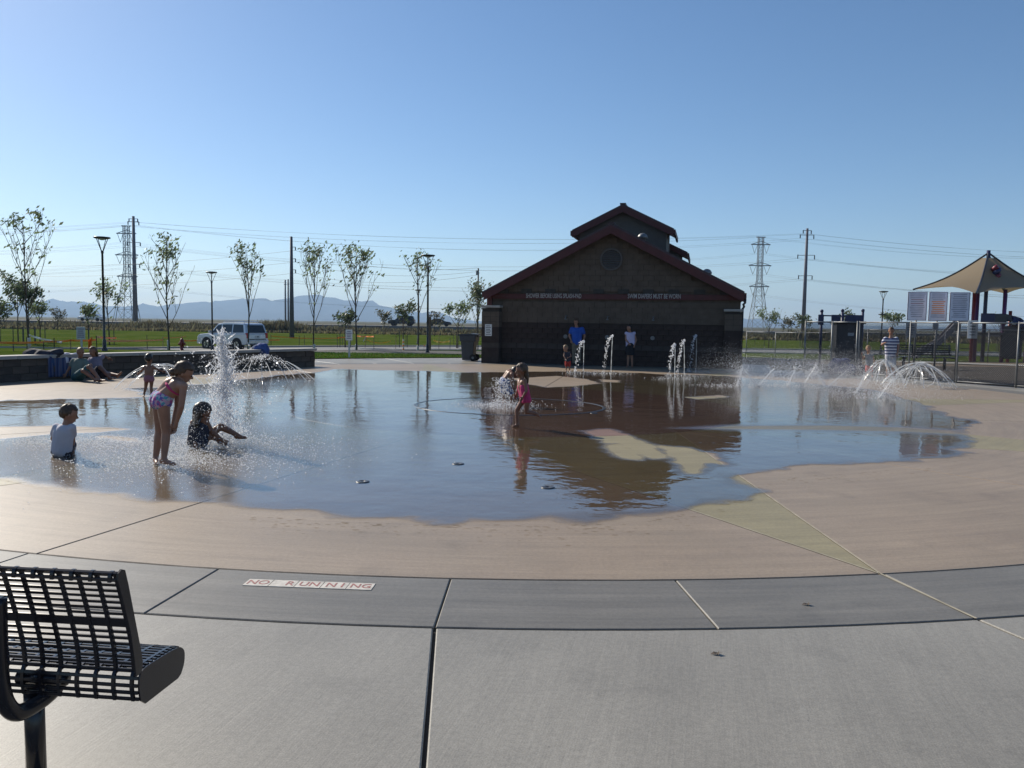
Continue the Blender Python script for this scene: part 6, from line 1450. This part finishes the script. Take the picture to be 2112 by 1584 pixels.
# pair seated on the ground against the seat wall
Y = 19.4
person(JP(Y, dict(pelvis=(160, 769, 0), chest=(163, 745, .08), neck=(165, 732, .1), head=(166, 721, .08), shL=(152, 738, .1), shR=(175, 738, .08), elL=(143, 752, .05), elR=(182, 752, -.05), wrL=(137, 763, -.02), wrR=(187, 747, -.22), hipL=(155, 771, -.02), hipR=(166, 771, -.04), knL=(172, 758, -.40), knR=(184, 749, -.45), anL=(196, 776, -.55), anR=(206, 777, -.60), toL=(205, 777, -.72), toR=(217, 778, -.75))), 1.62,
       'person in a grey-green shirt sitting against the seat wall, left of the pair', M['skintan'], M['hairblond'], [('shirt', M['greyshirt'], 'shirt'), ('shorts', M['tealshorts'], 'shorts')], face=(.65, -.7, -.1), hs=.225, vox=.015, seat=True)
Y = 20.0
person(JP(Y, dict(pelvis=(198, 769, .1), chest=(197, 746, .18), neck=(194, 733, .18), head=(191, 722, .12), shL=(187, 739, .16), shR=(207, 736, .22), elL=(182, 752, .0), elR=(214, 731, .36), wrL=(192, 762, -.2), wrR=(222, 735, .42), hipL=(194, 771, .06), hipR=(204, 771, .08), knL=(207, 754, -.30), knR=(222, 768, -.35), anL=(226, 776, -.50), anR=(243, 771, -.5), toL=(234, 778, -.62), toR=(250, 765, -.58))), 1.62,
       'person in a mauve shirt sitting against the seat wall, right of the pair', M['skintan'], M['hairbrown'], [('shirt', M['mauve'], 'shirt'), ('shorts', M['shorts_dark'], 'shorts')], face=(-.3, -.9, -.1), hs=.22, hairlong=.5, vox=.015, seat=True)

# ================================================================== THINGS LEFT ABOUT
def lump(name, u, v, Y, r, m, label, cat, seed=0, amp=.3, group=None):
    c = at(u, v, Y); mb = MB(); mb.ell((0, 0, 0), r, None, 22, 14); mb.v = [tuple(Vector(q)*(1+amp*mnoise.noise(Vector(q)*4.5+Vector((seed*9, 0, 0)))+.10*mnoise.noise(Vector(q)*13))) for q in mb.v]
    o = mb.build(name, m, None, True); o.location = c; tag(o, label, cat, group); return o
def drape_cloth(name, s_wall, wid, hang, m, label, back=.3, seed=1):
    p, d = on_wall(s_wall); n = Vector((-d.y, d.x, 0)); mb = MB(); nx, ny = 16, 18; vs = []
    for i in range(ny+1):
        for j in range(nx+1):
            x = (j/nx-.5)*wid; L_ = hang+back; l = L_*i/ny
            w = .035*math.sin(x*38+seed)+.02*math.sin(x*17+seed*2+l*3)
            if l < back: q = p+d*x+n*(back-l)+Vector((0, 0, .625+.012*math.sin(x*20+l*15)))
            else:
                f = l-back; q = p+d*(x*(1+.12*f)+.05*f)+n*(-.03-.02*f+w*min(1, f*3))+Vector((0, 0, .62-f))
            vs.append(q-p)
    mb.add(vs, [(i*(nx+1)+j, i*(nx+1)+j+1, (i+1)*(nx+1)+j+1, (i+1)*(nx+1)+j) for i in range(ny) for j in range(nx)])
    o = mb.build(name, m, None, True); o.location = p; o.modifiers.new('thick', 'SOLIDIFY').thickness = .008; tag(o, label, 'towel'); return o
def wall_s(u):
    best = min(range(400), key=lambda k: abs((lambda q: 1056+FPX*((q-c_o).dot(c_r))/((q-c_o).dot(c_f)))(on_wall(TOT*k/399)[0]+Vector((0, 0, .6)))-u)); return TOT*best/399
drape_cloth('towel', wall_s(122), .62, .56, patterned('striped_towel', [(.025, .04, .12), (.03, .08, .20), (.10, .11, .19)], 4.2, 'X'), 'blue striped towel hanging over the seat wall beside the seated pair')
drape_cloth('towel', wall_s(143), .36, .22, M['whitecloth'], 'white towel lying over the wall top behind the seated pair', seed=3)
q = on_wall(wall_s(96))[0]; lump('cloth_bag', 97, 729.5, q.y+.2, (.40, .2, .13), M['shorts_dark'], 'slumped dark navy bag on top of the seat wall at the far left', 'bag', 2, 1.0)
q = on_wall(wall_s(540))[0]
root = empty('backpack', at(541, 724.5, q.y+.15), R(-20), 'blue backpack resting on the far end of the seat wall', 'backpack')
mb = MB(); mb.ell((0, 0, .02), (.27, .2, .24), None, 20, 14); mb.v = [tuple(Vector(v)*(1+.25*mnoise.noise(Vector(v)*6))) for v in mb.v]; mb.build('bag_body', M['bluecloth'], root, True)
mb = MB(); mb.ell((.05, -.15, -.05), (.18, .1, .14), None, 16, 10); mb.build('pocket', M['navy'], root, True)
mb = MB(); mb.tube(catmull([(-.12, -.12, .2), (-.25, -.18, .1), (-.26, -.15, -.12)], 5), .02, 6); mb.build('strap', M['whitecloth'], root, True)
lump('bag', 1733, 756, 26.2, (.36, .26, .30), M['navy'], 'blue bag heaped by the gate panel behind the mist', 'bag', 5, .5, 'bags by the gate'); lump('bag', 1752, 763, 26.0, (.35, .25, .2), M['navy'], 'dark bag lying right of the blue bag near the kiosk', 'bag', 6, .6, 'bags by the gate'); lump('bag', 1776, 764, 25.9, (.22, .2, .18), M['shorts_dark'], 'small black bag at the feet of the child in red shorts', 'bag', 7, .6, 'bags by the gate')
